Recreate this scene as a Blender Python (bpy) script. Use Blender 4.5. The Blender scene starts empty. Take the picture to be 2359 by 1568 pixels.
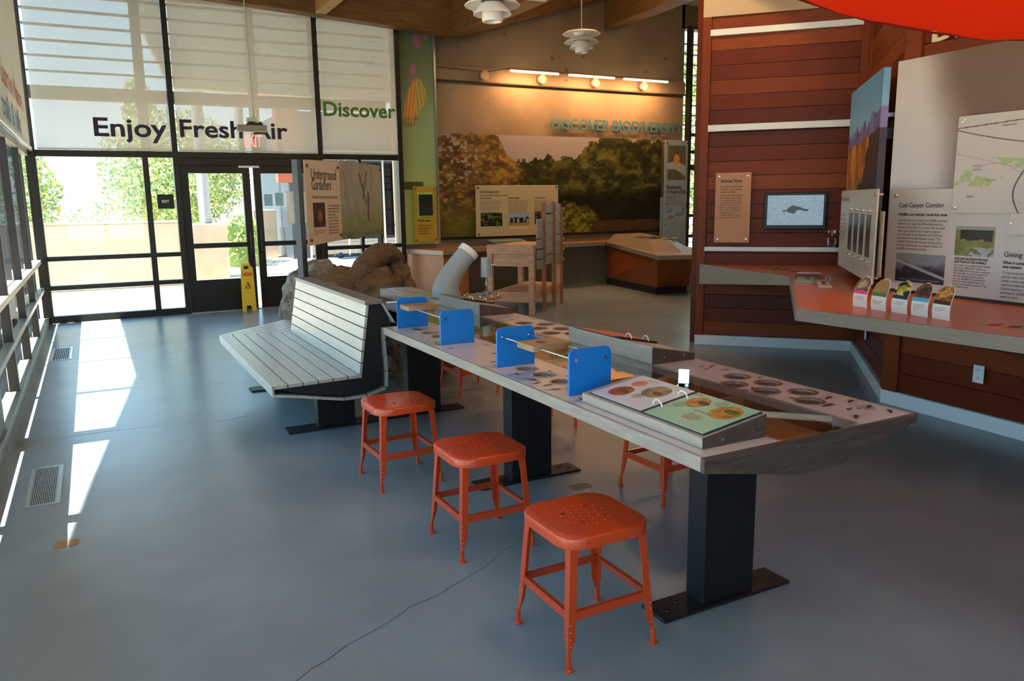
import bpy, bmesh, math, random
import numpy as np
from mathutils import Vector, Matrix
R = math.radians
sc = bpy.context.scene
COL = sc.collection
random.seed(7)

# ------------------------------------------------------------------ camera
CH = 1.55
yaw, pit, rol, FPX = R(27.8), R(10.1), R(-.78), 1810.
fwd = Vector((math.sin(yaw)*math.cos(pit), math.cos(yaw)*math.cos(pit), -math.sin(pit)))
rgt = Vector((math.cos(yaw), -math.sin(yaw), 0)); up = rgt.cross(fwd)
r2 = rgt*math.cos(rol) + up*math.sin(rol); u2 = up*math.cos(rol) - rgt*math.sin(rol)
cam = bpy.data.objects.new('camera', bpy.data.cameras.new('camera')); COL.objects.link(cam)
m = Matrix((r2, u2, -fwd)).transposed().to_4x4(); m.translation = (0, 0, CH)
cam.matrix_world = m
cam.data.sensor_width = 36; cam.data.lens = 36*FPX/2359; cam.data.clip_start = .05; cam.data.clip_end = 300
sc.camera = cam

# ------------------------------------------------------------------ sky, sun, lights, exposure
sc.view_settings.view_transform = 'Standard'; sc.view_settings.look = 'None'
sc.view_settings.exposure = 0.22; sc.view_settings.gamma = 1.0; sc.view_settings.use_curve_mapping = False
w = bpy.data.worlds.new('sky'); sc.world = w; w.use_nodes = True
nt = w.node_tree; nt.nodes.clear()
wo = nt.nodes.new('ShaderNodeOutputWorld'); bg = nt.nodes.new('ShaderNodeBackground')
tc = nt.nodes.new('ShaderNodeTexCoord'); sx = nt.nodes.new('ShaderNodeSeparateXYZ'); cr = nt.nodes.new('ShaderNodeValToRGB')
nt.links.new(tc.outputs['Generated'], sx.inputs[0]); nt.links.new(sx.outputs['Z'], cr.inputs[0])
cr.color_ramp.elements[0].position = 0.0; cr.color_ramp.elements[0].color = (.72, .90, 1, 1)
cr.color_ramp.elements[1].position = .7; cr.color_ramp.elements[1].color = (.26, .56, 1, 1)
e_ = cr.color_ramp.elements.new(.22); e_.color = (.44, .74, 1, 1)
nt.links.new(cr.outputs[0], bg.inputs[0]); bg.inputs[1].default_value = 3.4
nt.links.new(bg.outputs[0], wo.inputs[0])
sun = bpy.data.objects.new('sun', bpy.data.lights.new('sun', 'SUN')); COL.objects.link(sun)
sun.data.energy = 32; sun.data.angle = R(.5); sun.data.color = (1, .96, .88)
sun.rotation_euler = Vector((-.414, .0, .91)).to_track_quat('Z', 'Y').to_euler()
def area(name, loc, rot, sx_, sy_, energy, col):
    l = bpy.data.lights.new(name, 'AREA'); l.shape = 'RECTANGLE'; l.size = sx_; l.size_y = sy_; l.energy = energy; l.color = col
    o = bpy.data.objects.new(name, l); COL.objects.link(o); o.location = loc; o.rotation_euler = rot
    return o
# warm area fills added under the ceiling, no fixtures known there
area('ceiling_fill', (7.2, 9.0, 4.75), (0, 0, 0), 4.5, .5, 60, (1, .66, .36))
area('ceiling_fill', (4.2, 1.8, 4.75), (0, 0, 0), 3.5, .5, 120, (1, .56, .28))
# warm spotlights washing the cedar wall
def spot_lamp(name, loc, to, energy, size, col=(1, .70, .38)):
    l = bpy.data.lights.new(name, 'SPOT'); l.energy = energy; l.spot_size = R(size); l.spot_blend = .8; l.shadow_soft_size = .06; l.color = col
    o = bpy.data.objects.new(name, l); COL.objects.link(o); o.location = loc; o.rotation_euler = (Vector(to)-Vector(loc)).to_track_quat('-Z', 'Y').to_euler()
spot_lamp('warm_spot', (4.6, 5.6, 4.7), (5.8, 6.25, 3.25), 170, 46); spot_lamp('warm_spot', (3.6, 4.2, 4.7), (6.3, 4.9, 2.8), 90, 50)
spot_lamp('warm_spot', (2.2, 5.2, 4.7), (2.9, 8.9, 1.3), 130, 44, (1, .88, .70))  # added fill spot for the log and sign, no fixture there
for x in (6.82, 7.97, 9.14):
    a_ = area('linear_lamp', (x, 11.98, 3.62), (R(22), 0, 0), .92, .04, 25, (1, .50, .20))
area('ceiling_fill', (7.4, 9.6, 4.9), (R(35), 0, 0), 5.0, .4, 35, (1, .62, .32))  # added warm wash for the concrete wall
sc.cycles.max_bounces = 8; sc.cycles.diffuse_bounces = 4; sc.cycles.glossy_bounces = 4
sc.cycles.transparent_max_bounces = 16; sc.cycles.transmission_bounces = 6
sc.cycles.sample_clamp_indirect = 6; sc.cycles.caustics_reflective = False; sc.cycles.caustics_refractive = False
sc.cycles.use_denoising = True

# ------------------------------------------------------------------ materials
def s2l(c):
    return tuple((x/12.92 if x <= .04045 else ((x+.055)/1.055)**2.4) for x in c)
def hexc(h):
    return s2l(tuple(int(h[i:i+2], 16)/255 for i in (0, 2, 4)))
MATS = {}
def mat(name, col, rough=.5, metal=0., noise=0., scale=8., stretch=(1, 1, 1), bump=0., bscale=None, col2=None, emit=0., spec=.5, coat=0., alpha=None, coord='Object', detail=6, distort=0.):
    if name in MATS: return MATS[name]
    if isinstance(col, str): col = hexc(col)
    if isinstance(col2, str): col2 = hexc(col2)
    mt = bpy.data.materials.new(name); mt.use_nodes = True; n = mt.node_tree.nodes; l = mt.node_tree.links
    b = n['Principled BSDF']
    b.inputs['Base Color'].default_value = (*col, 1); b.inputs['Roughness'].default_value = rough; b.inputs['Metallic'].default_value = metal
    b.inputs['Specular IOR Level'].default_value = spec; b.inputs['Coat Weight'].default_value = coat
    if emit: b.inputs['Emission Color'].default_value = (*col, 1); b.inputs['Emission Strength'].default_value = emit
    if noise or bump or col2:
        t = n.new('ShaderNodeTexCoord'); mp = n.new('ShaderNodeMapping'); mp.inputs['Scale'].default_value = stretch
        l.new(t.outputs[coord], mp.inputs[0])
        nz = n.new('ShaderNodeTexNoise'); nz.inputs['Scale'].default_value = scale; nz.inputs['Detail'].default_value = detail; nz.inputs['Distortion'].default_value = distort
        l.new(mp.outputs[0], nz.inputs['Vector'])
        if noise or col2:
            c2 = col2 if col2 else tuple(x*(1-noise) for x in col)
            rp = n.new('ShaderNodeValToRGB'); rp.color_ramp.elements[0].position = .32; rp.color_ramp.elements[1].position = .68
            rp.color_ramp.elements[0].color = (*c2, 1); rp.color_ramp.elements[1].color = (*col, 1)
            l.new(nz.outputs['Fac'], rp.inputs[0]); l.new(rp.outputs[0], b.inputs['Base Color'])
        if bump:
            bp_ = n.new('ShaderNodeBump'); bp_.inputs['Strength'].default_value = bump; bp_.inputs['Distance'].default_value = .02
            if bscale:
                nb = n.new('ShaderNodeTexNoise'); nb.inputs['Scale'].default_value = bscale; nb.inputs['Detail'].default_value = 8
                l.new(mp.outputs[0], nb.inputs['Vector']); l.new(nb.outputs['Fac'], bp_.inputs['Height'])
            else: l.new(nz.outputs['Fac'], bp_.inputs['Height'])
            l.new(bp_.outputs[0], b.inputs['Normal'])
    MATS[name] = mt
    return mt
def glass_mat(name, tint=(1, 1, 1), ior=1.45, extra=0.):
    mt = bpy.data.materials.new(name); mt.use_nodes = True; n = mt.node_tree.nodes; l = mt.node_tree.links; n.clear()
    o = n.new('ShaderNodeOutputMaterial'); mx = n.new('ShaderNodeMixShader'); f = n.new('ShaderNodeFresnel'); f.inputs[0].default_value = ior
    tr = n.new('ShaderNodeBsdfTransparent'); tr.inputs[0].default_value = (*tint, 1); g = n.new('ShaderNodeBsdfGlossy'); g.inputs['Roughness'].default_value = .0
    ge = n.new('ShaderNodeNewGeometry'); mi = n.new('ShaderNodeMapRange'); mi.inputs['To Min'].default_value = ior; mi.inputs['To Max'].default_value = 1/ior
    l.new(ge.outputs['Backfacing'], mi.inputs[0]); l.new(mi.outputs[0], f.inputs[0])
    ad = n.new('ShaderNodeMath'); ad.operation = 'ADD'; ad.inputs[1].default_value = extra; ad.use_clamp = True
    l.new(f.outputs[0], ad.inputs[0]); l.new(ad.outputs[0], mx.inputs[0]); l.new(tr.outputs[0], mx.inputs[1]); l.new(g.outputs[0], mx.inputs[2]); l.new(mx.outputs[0], o.inputs[0])
    MATS[name] = mt
    return mt
def shade_mat(name, col, open_=.16, trans=.5):
    mt = bpy.data.materials.new(name); mt.use_nodes = True; n = mt.node_tree.nodes; l = mt.node_tree.links; n.clear()
    o = n.new('ShaderNodeOutputMaterial'); mx = n.new('ShaderNodeMixShader'); mx.inputs[0].default_value = open_
    tr = n.new('ShaderNodeBsdfTransparent'); d = n.new('ShaderNodeBsdfDiffuse'); t = n.new('ShaderNodeBsdfTranslucent'); m2 = n.new('ShaderNodeMixShader'); m2.inputs[0].default_value = trans
    d.inputs[0].default_value = (*col, 1); t.inputs[0].default_value = (*col, 1)
    l.new(d.outputs[0], m2.inputs[1]); l.new(t.outputs[0], m2.inputs[2]); l.new(m2.outputs[0], mx.inputs[1]); l.new(tr.outputs[0], mx.inputs[2]); l.new(mx.outputs[0], o.inputs[0])
    MATS[name] = mt
    return mt
GLASS = glass_mat('window_glass', (.97, .99, .98))
ACRYL = glass_mat('acrylic', (.95, .96, .95), 1.49, .02)
SHADE = shade_mat('roller_shade_fabric', (.80, .76, .66), .36, .12)
SHADE_L = shade_mat('side_shade_fabric', (.80, .76, .66), .08, .16)
FABRIC_RED = shade_mat('red_fabric', (.78, .045, .012), .0, .35)
BLACK = mat('black_steel', '15161a', .45)
FRAME = mat('dark_bronze_frame', '2a2620', .4, .3)
DARKBLUE = mat('pedestal_steel', '121417', .4, .1)
ALU = mat('brushed_aluminium', 'c9cbc9', .3, .9)
CHROME = mat('chrome', 'e6e6e6', .12, 1.)
WHITE = mat('white_enamel', 'e9e5dc', .35)
WHITETRIM = mat('white_trim', 'd3d8da', .45)
OFFW = mat('sign_white', 'cfc8ba', .5)
INK = mat('ink', '2c2420', .6)
INKG = mat('ink_grey', '6b645c', .6)
PURPLE = mat('purple_print', '2b2040', .6)
GREEN = mat('green_print', '4f7b2a', .6)
CONC_OUT = mat('outdoor_concrete', 'b9ab97', .8, noise=.15, scale=2)
ORANGE_STEEL = mat('orange_paint', (.56, .055, .010), .30, coat=.2)
WOODRED = [mat('cedar_plank_%s' % n_, c1, .45, col2=c2, scale=5, stretch=(1.2, 1.2, 14), bump=.08, distort=.6, spec=.22) for n_, c1, c2 in
           (('a', '7a350e', '682a0a'), ('b', '692606', '581e05'), ('c', '863f13', '74330d'), ('d', '5c2108', '4b1905'))]
PINE = mat('pine_wood', 'd3a886', .5, col2='bd8a66', scale=3, stretch=(1, 1, 8), distort=1.2)
PINE_H = mat('pine_board', 'd3a886', .5, col2='bd8c68', scale=3, stretch=(1, 10, 10), distort=1.2)
GLULAM = mat('glulam', '7a5426', .5, col2='5c3d18', scale=2.5, stretch=(1, 1, 9), distort=.4)
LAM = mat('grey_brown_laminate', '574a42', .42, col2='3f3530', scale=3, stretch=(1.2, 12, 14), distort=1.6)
LAM_LIT = mat('lit_laminate', 'a79f94', .36, col2='938a80', scale=3, stretch=(12, 1.2, 14), distort=1.6)  # same laminate as LAM, lightened to paint window light on long sides
TRAY = mat('tray_laminate', 'c6bfba', .20, noise=.04, scale=20)
GREYW = mat('counter_edge_laminate', '8a7e6e', .5, noise=.15, scale=5, stretch=(1, 1, 12))
MDF = mat('birch_ply', 'a0805c', .5, noise=.12, scale=6)
PLY_OR = mat('far_cabinet_veneer', '8a3f17', .4, noise=.18, scale=3, stretch=(1, 1, 5))
BLUE = mat('blue_plastic', (.001, .17, .58), .42)
BLUE_EDGE = mat('blue_plastic_edge', (.01, .42, .90), .4)
PVC = mat('grey_pvc', '9ba1a2', .42)
PVCW = mat('white_pvc', 'e4e2dc', .4)
YEL = mat('yellow_plastic', 'e8b400', .45)
LIMEW = mat('lime_wall', '8eae3a', .5)
BENCHM = mat('bench_slat', 'c9cac2', .32, col2='bcbdb6', scale=4, stretch=(10, 1, 10), metal=.55, distort=.6)
CORE = mat('bench_core', '0b0b0c', .5)
GREYGLOSS = mat('lens_grey', '6c7177', .2, spec=.6)
SAND = mat('sand', 'ab9268', .8, noise=.25, scale=30, bump=.2)
LEAFL = mat('leaf_litter', '6b4a22', .9, col2='2c2210', scale=40, bump=.6)
GRASSF = mat('model_grass', '6f8a3c', .9, noise=.3, scale=60, bump=.3)
REDWOOD_IN = mat('trough_veneer', '5c2f1c', .35, noise=.2, scale=4, stretch=(12, 1, 12))
ORANGE_TOP = mat('orange_counter', 'c0602f', .32, noise=.06, scale=3)
PRINT = None
def print_mat():
    global PRINT
    mt = bpy.data.materials.new('colour_print'); mt.use_nodes = True; n = mt.node_tree.nodes; l = mt.node_tree.links
    a = n.new('ShaderNodeAttribute'); a.attribute_name = 'ink'
    b = n['Principled BSDF']; b.inputs['Roughness'].default_value = .42; b.inputs['Specular IOR Level'].default_value = .35
    l.new(a.outputs['Color'], b.inputs['Base Color']); PRINT = mt
print_mat()
def floor_mat():
    mt = bpy.data.materials.new('polished_concrete'); mt.use_nodes = True; n = mt.node_tree.nodes; l = mt.node_tree.links
    b = n['Principled BSDF']; t = n.new('ShaderNodeTexCoord')
    def noise(sc_, det, dist=0.):
        z = n.new('ShaderNodeTexNoise'); z.inputs['Scale'].default_value = sc_; z.inputs['Detail'].default_value = det; z.inputs['Distortion'].default_value = dist
        l.new(t.outputs['Object'], z.inputs['Vector']); return z
    a = noise(.9, 6); c = noise(6, 8); d = noise(40, 3)
    r1 = n.new('ShaderNodeValToRGB'); r1.color_ramp.elements[0].position = .3; r1.color_ramp.elements[1].position = .7
    r1.color_ramp.elements[0].color = (*hexc('768084'), 1); r1.color_ramp.elements[1].color = (*hexc('8c979b'), 1)
    l.new(a.outputs['Fac'], r1.inputs[0])
    mx = n.new('ShaderNodeMixRGB'); mx.blend_type = 'MULTIPLY'; mx.inputs[0].default_value = .55
    r2_ = n.new('ShaderNodeValToRGB'); r2_.color_ramp.elements[0].position = .2; r2_.color_ramp.elements[1].position = .8; r2_.color_ramp.elements[0].color = (.82, .82, .82, 1)
    l.new(c.outputs['Fac'], r2_.inputs[0]); l.new(r1.outputs[0], mx.inputs[1]); l.new(r2_.outputs[0], mx.inputs[2]); l.new(mx.outputs[0], b.inputs['Base Color'])
    b.inputs['Roughness'].default_value = .27
    bm_ = n.new('ShaderNodeBump'); bm_.inputs['Strength'].default_value = .02; bm_.inputs['Distance'].default_value = .002; l.new(d.outputs['Fac'], bm_.inputs['Height']); l.new(bm_.outputs[0], b.inputs['Normal'])
    return mt
FLOOR = floor_mat()
def concrete_wall_mat():
    mt = bpy.data.materials.new('cast_concrete'); mt.use_nodes = True; n = mt.node_tree.nodes; l = mt.node_tree.links
    b = n['Principled BSDF']; b.inputs['Roughness'].default_value = .75; t = n.new('ShaderNodeTexCoord')
    z = n.new('ShaderNodeTexNoise'); z.inputs['Scale'].default_value = 1.1; z.inputs['Detail'].default_value = 9; l.new(t.outputs['Object'], z.inputs['Vector'])
    r = n.new('ShaderNodeValToRGB'); r.color_ramp.elements[0].position = .3; r.color_ramp.elements[1].position = .72
    r.color_ramp.elements[0].color = (*hexc('74624d'), 1); r.color_ramp.elements[1].color = (*hexc('917c63'), 1); l.new(z.outputs['Fac'], r.inputs[0])
    v = n.new('ShaderNodeTexVoronoi'); v.inputs['Scale'].default_value = 2.6; l.new(t.outputs['Object'], v.inputs['Vector'])
    z2 = n.new('ShaderNodeTexNoise'); z2.inputs['Scale'].default_value = 14; l.new(t.outputs['Object'], z2.inputs['Vector'])
    ad = n.new('ShaderNodeMath'); ad.operation = 'MULTIPLY_ADD'; ad.inputs[1].default_value = .16; l.new(z2.outputs['Fac'], ad.inputs[0]); l.new(v.outputs['Distance'], ad.inputs[2])
    rr = n.new('ShaderNodeValToRGB'); rr.color_ramp.elements[0].position = .13; rr.color_ramp.elements[1].position = .20; rr.color_ramp.elements[0].color = (.45, .38, .3, 1); l.new(ad.outputs[0], rr.inputs[0])
    mx = n.new('ShaderNodeMixRGB'); mx.blend_type = 'MULTIPLY'; mx.inputs[0].default_value = 1; l.new(r.outputs[0], mx.inputs[1]); l.new(rr.outputs[0], mx.inputs[2]); l.new(mx.outputs[0], b.inputs['Base Color'])
    bb = n.new('ShaderNodeBump'); bb.inputs['Strength'].default_value = .25; bb.inputs['Distance'].default_value = .03; l.new(z.outputs['Fac'], bb.inputs['Height']); l.new(bb.outputs[0], b.inputs['Normal'])
    return mt
CONCW = concrete_wall_mat()
def rock_mat(name, cols, sc_=3.):
    mt = bpy.data.materials.new(name); mt.use_nodes = True; n = mt.node_tree.nodes; l = mt.node_tree.links
    b = n['Principled BSDF']; b.inputs['Roughness'].default_value = .6; t = n.new('ShaderNodeTexCoord')
    z = n.new('ShaderNodeTexNoise'); z.inputs['Scale'].default_value = sc_; z.inputs['Detail'].default_value = 12; z.inputs['Roughness'].default_value = .65; l.new(t.outputs['Object'], z.inputs['Vector'])
    r = n.new('ShaderNodeValToRGB'); e = r.color_ramp.elements
    e[0].position = .25; e[0].color = (*hexc(cols[0]), 1); e[1].position = .75; e[1].color = (*hexc(cols[-1]), 1)
    for i, c in enumerate(cols[1:-1]):
        q = e.new(.25 + .5*(i+1)/(len(cols)-1)); q.color = (*hexc(c), 1)
    l.new(z.outputs['Fac'], r.inputs[0]); l.new(r.outputs[0], b.inputs['Base Color'])
    z2 = n.new('ShaderNodeTexNoise'); z2.inputs['Scale'].default_value = sc_*5; z2.inputs['Detail'].default_value = 10; l.new(t.outputs['Object'], z2.inputs['Vector'])
    bb = n.new('ShaderNodeBump'); bb.inputs['Strength'].default_value = 1.0; bb.inputs['Distance'].default_value = .07; l.new(z2.outputs['Fac'], bb.inputs['Height']); l.new(bb.outputs[0], b.inputs['Normal'])
    return mt
ROCKG = rock_mat('granite_grey', ('5a5248', '8a8174', '6d6152', 'a79a86'), 4)
ROCKB = rock_mat('brown_log', ('2c2012', '5a4730', '735c3c', 'a98a55'), 3)
ROOTM = rock_mat('brown_root', ('55402e', '6c523b', '7d6146'), 5)

# ------------------------------------------------------------------ mesh helpers
class MB:
    def __init__(s): s.v = []; s.f = []; s.mi = []
    def add(s, v, f, mi=0):
        o = len(s.v); s.v += [tuple(p) for p in v]; s.f += [tuple(i+o for i in q) for q in f]; s.mi += [mi]*len(f)
    def box(s, lo, hi, mi=0):
        (a, b, c), (d, e, f) = lo, hi
        s.add([(a, b, c), (d, b, c), (d, e, c), (a, e, c), (a, b, f), (d, b, f), (d, e, f), (a, e, f)],
              [(0, 3, 2, 1), (4, 5, 6, 7), (0, 1, 5, 4), (1, 2, 6, 5), (2, 3, 7, 6), (3, 0, 4, 7)], mi); return s
    def hexa(s, b, t, mi=0):   # 4 bottom points, 4 top points (ccw seen from above)
        s.add(list(b)+list(t), [(0, 3, 2, 1), (4, 5, 6, 7), (0, 1, 5, 4), (1, 2, 6, 5), (2, 3, 7, 6), (3, 0, 4, 7)], mi); return s
    def prism(s, poly, z0, z1, mi=0, ax='z'):
        n = len(poly)
        def P(a, b, c): return (a, b, c) if ax == 'z' else ((a, c, b) if ax == 'y' else (c, a, b))
        v = [P(x, y, z0) for x, y in poly] + [P(x, y, z1) for x, y in poly]
        s.add(v, [tuple(range(n-1, -1, -1)), tuple(range(n, 2*n))] + [(i, (i+1) % n, n+(i+1) % n, n+i) for i in range(n)], mi); return s
    def tube(s, pts, r, seg=8, mi=0, cap=True):
        pts = [Vector(p) for p in pts]; rr = r if isinstance(r, (list, tuple)) else [r]*len(pts)
        rings = []; prev = None
        for i, p in enumerate(pts):
            d = (pts[min(i+1, len(pts)-1)] - pts[max(i-1, 0)]).normalized()
            a = prev if prev is not None else (Vector((0, 0, 1)) if abs(d.z) < .9 else Vector((1, 0, 0)))
            x = (a - d*a.dot(d)).normalized(); prev = x; y = d.cross(x)
            rings.append([p + (x*math.cos(2*math.pi*k/seg) + y*math.sin(2*math.pi*k/seg))*rr[i] for k in range(seg)])
        v = [q for g in rings for q in g]; f = []
        for i in range(len(pts)-1):
            for k in range(seg):
                f.append((i*seg+k, i*seg+(k+1) % seg, (i+1)*seg+(k+1) % seg, (i+1)*seg+k))
        if cap: f += [tuple(range(seg-1, -1, -1)), tuple((len(pts)-1)*seg+k for k in range(seg))]
        s.add(v, f, mi); return s
    def lathe(s, prof, c=(0, 0, 0), seg=24, mi=0):
        v = []; f = []; n = len(prof)
        for k in range(seg):
            a = 2*math.pi*k/seg
            for r, z in prof: v.append((c[0]+r*math.cos(a), c[1]+r*math.sin(a), c[2]+z))
        for k in range(seg):
            for i in range(n-1):
                f.append((k*n+i, ((k+1) % seg)*n+i, ((k+1) % seg)*n+i+1, k*n+i+1))
        s.add(v, f, mi); return s
    def disc(s, c, r, seg=16, mi=0, n='z', ry=None):
        ry = r if ry is None else ry
        v = []
        for k in range(seg):
            a = 2*math.pi*k/seg; x, y = r*math.cos(a), ry*math.sin(a)
            v.append((c[0]+x, c[1]+y, c[2]) if n == 'z' else (c[0]+x, c[1], c[2]+y))
        s.add(v, [tuple(range(seg)) if n == 'z' else tuple(range(seg))], mi); return s
    def mesh(s, name, mats):
        me = bpy.data.meshes.new(name); me.from_pydata(s.v, [], s.f)
        for q in (mats if isinstance(mats, (list, tuple)) else [mats]): me.materials.append(q)
        if any(s.mi): me.polygons.foreach_set('material_index', s.mi)
        me.update(); return me
def link(name, me, parent=None, loc=None, rot=None):
    o = bpy.data.objects.new(name, me); COL.objects.link(o)
    if parent: o.parent = parent
    if loc: o.location = loc
    if rot: o.rotation_euler = rot
    return o
def obj(name, mb, mats, parent=None, loc=None, rot=None, bevel=0., smooth=False, kind=None, label=None, seg=2):
    o = link(name, mb.mesh(name, mats), parent, loc, rot)
    if smooth:
        o.data.polygons.foreach_set('use_smooth', [True]*len(o.data.polygons))
        if smooth == 'auto':
            bm = bmesh.new(); bm.from_mesh(o.data)
            bmesh.ops.recalc_face_normals(bm, faces=bm.faces)
            for e in bm.edges:
                if len(e.link_faces) == 2 and e.calc_face_angle(0) > R(38): e.smooth = False
            bm.to_mesh(o.data); bm.free()
    if bevel:
        b = o.modifiers.new('bevel', 'BEVEL'); b.width = bevel; b.segments = seg; b.limit_method = 'ANGLE'; b.angle_limit = R(40)
    if kind: o['kind'] = kind
    if label: o['label'] = label
    return o
def box(name, lo, hi, m_, parent=None, bevel=0., **k): return obj(name, MB().box(lo, hi), m_, parent, bevel=bevel, **k)
def thing(name, label, cat, loc=(0, 0, 0), rz=0., group=None):
    o = bpy.data.objects.new(name, None); COL.objects.link(o); o.location = loc; o.rotation_euler = (0, 0, rz); o.empty_display_size = .1
    o['label'] = label; o['category'] = cat
    if group: o['group'] = group
    return o
def tag(o, label, cat, group=None, kind=None):
    o['label'] = label; o['category'] = cat
    if group: o['group'] = group
    if kind: o['kind'] = kind
    return o
def struct(o): o['kind'] = 'structure'; return o
def copy_tree(o, parent=None):
    c = o.copy(); COL.objects.link(c); c.parent = parent
    for ch in [x for x in o.children]:
        copy_tree(ch, c)
    return c
def facing(loc, a, name, label, cat, group=None): return thing(name, label, cat, loc, a, group)
# text as flat or extruded mesh, lying in local x-z plane facing local -y
def text_mesh(s, size, extrude=0., bold=0., align='LEFT', spacing=1., flat=False):
    cu = bpy.data.curves.new('text', 'FONT'); cu.body = s; cu.size = size; cu.extrude = extrude; cu.offset = bold; cu.align_x = align; cu.space_character = spacing; cu.resolution_u = 3; cu.space_line = 1.0
    o = bpy.data.objects.new('tmp', cu); COL.objects.link(o)
    dg = bpy.context.evaluated_depsgraph_get(); me = bpy.data.meshes.new_from_object(o.evaluated_get(dg))
    bpy.data.objects.remove(o); bpy.data.curves.remove(cu)
    me.materials.clear()
    if not flat: me.transform(Matrix.Rotation(R(90), 4, 'X'))
    return me
def text(name, s, size, x, y, z, m_, parent, width=None, **k):
    me = text_mesh(s, size, **k)
    if width and len(me.vertices):
        xs = [v.co.x for v in me.vertices]; wd = max(xs)-min(xs); me.transform(Matrix.Scale(width/wd, 4, (1, 0, 0)))
    me.materials.append(m_)
    return link(name, me, parent, (x, y, z))
def plate(outer, holes, z0, z1, name='plate'):
    cu = bpy.data.curves.new('c', 'CURVE'); cu.dimensions = '2D'; cu.fill_mode = 'BOTH'; cu.extrude = (z1-z0)/2
    def sp(pts):
        s = cu.splines.new('POLY'); s.points.add(len(pts)-1)
        for p, q in zip(s.points, pts): p.co = (q[0], q[1], 0, 1)
        s.use_cyclic_u = True
    sp(outer)
    for (cx, cy, r) in holes: sp([(cx+r*math.cos(2*math.pi*k/28), cy+r*math.sin(2*math.pi*k/28)) for k in range(28)])
    o = bpy.data.objects.new('tmp', cu); COL.objects.link(o)
    dg = bpy.context.evaluated_depsgraph_get(); me = bpy.data.meshes.new_from_object(o.evaluated_get(dg))
    bpy.data.objects.remove(o); me.transform(Matrix.Translation((0, 0, (z0+z1)/2))); me.name = name; me.materials.clear()
    return me
def rrect(x0, y0, x1, y1, r, n=5):
    p = []
    for cx, cy, a in ((x1-r, y1-r, 0), (x0+r, y1-r, 90), (x0+r, y0+r, 180), (x1-r, y0+r, 270)):
        for k in range(n+1): t = R(a+90*k/n); p.append((cx+r*math.cos(t), cy+r*math.sin(t)))
    return p
# ------------------------------------------------------------------ printed pictures: a function of (u, v) fills vertex colours
def vnoise(x, y, seed=0):
    xi = np.floor(x).astype(np.int64); yi = np.floor(y).astype(np.int64); fx = x-xi; fy = y-yi
    def h(a, b):
        n = (a*374761393 + b*668265263 + seed*974711) & 0xffffffff; n = ((n ^ (n >> 13))*1274126177) & 0xffffffff
        return ((n ^ (n >> 16)) & 0xffff)/65535.
    sx_ = fx*fx*(3-2*fx); sy_ = fy*fy*(3-2*fy)
    return (h(xi, yi)*(1-sx_)+h(xi+1, yi)*sx_)*(1-sy_) + (h(xi, yi+1)*(1-sx_)+h(xi+1, yi+1)*sx_)*sy_
def fbm(x, y, seed=0, o=5):
    t = 0; a = .5
    for i in range(o): t = t + a*vnoise(x*2**i, y*2**i, seed+i*17); a *= .5
    return t
def mixc(a, b, t): return a*(1-t[..., None]) + b*t[..., None]
def C3(h): return np.array([int(h[i:i+2], 16)/255 for i in (0, 2, 4)])
def sst(a, b, x): t = np.clip((x-a)/(b-a), 0, 1); return t*t*(3-2*t)
def picture(name, x0, z0, x1, z1, y, fn, parent, res=.01, flat=False, mask=None, label=None):
    nx = max(2, int(round(abs(x1-x0)/res))); nz = max(2, int(round(abs(z1-z0)/res)))
    U, V = np.meshgrid(np.linspace(0, 1, nx+1), np.linspace(0, 1, nz+1))
    c = np.clip(fn(U, V), 0, 1); lin = np.where(c <= .04045, c/12.92, ((c+.055)/1.055)**2.4)
    X = x0+U*(x1-x0); Z = z0+V*(z1-z0)
    if flat: v = np.stack([X, Z, np.full_like(X, y)], -1)
    else: v = np.stack([X, np.full_like(X, y), Z], -1)
    idx = np.arange((nx+1)*(nz+1)).reshape(nz+1, nx+1)
    f = np.stack([idx[:-1, :-1], idx[:-1, 1:], idx[1:, 1:], idx[1:, :-1]], -1).reshape(-1, 4)
    if mask is not None:
        uc = (U[:-1, :-1]+U[1:, 1:])/2; vc = (V[:-1, :-1]+V[1:, 1:])/2; f = f[mask(uc, vc).ravel()]
    me = bpy.data.meshes.new(name); nf = len(f)
    me.vertices.add((nx+1)*(nz+1)); me.vertices.foreach_set('co', v.reshape(-1).astype(np.float32)); me.loops.add(nf*4); me.loops.foreach_set('vertex_index', f.reshape(-1).astype(np.int32))
    me.polygons.add(nf); me.polygons.foreach_set('loop_start', np.arange(nf, dtype=np.int32)*4); me.update(calc_edges=True)
    at = me.color_attributes.new('ink', 'FLOAT_COLOR', 'POINT')
    at.data.foreach_set('color', np.concatenate([lin.reshape(-1, 3), np.ones(((nx+1)*(nz+1), 1))], 1).ravel().astype(np.float32))
    me.materials.append(PRINT)
    o = link(name, me, parent)
    if label: o['label'] = label
    return o
def body_lines(x, z, wd, lines, dz, parent, size, y, m_=None, name='body_text'):
    s = '\n'.join(lines)
    me = text_mesh(s, size); ys = [v.co.z for v in me.vertices]; xs = [v.co.x for v in me.vertices]
    sx_ = wd/(max(xs)-min(xs)); sz_ = dz*len(lines)/((max(ys)-min(ys)) + .3*size)
    me.transform(Matrix.Diagonal((sx_, 1, sz_, 1))); me.materials.append(m_ or INKG)
    return link(name, me, parent, (x, y, z-dz*.8))

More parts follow.
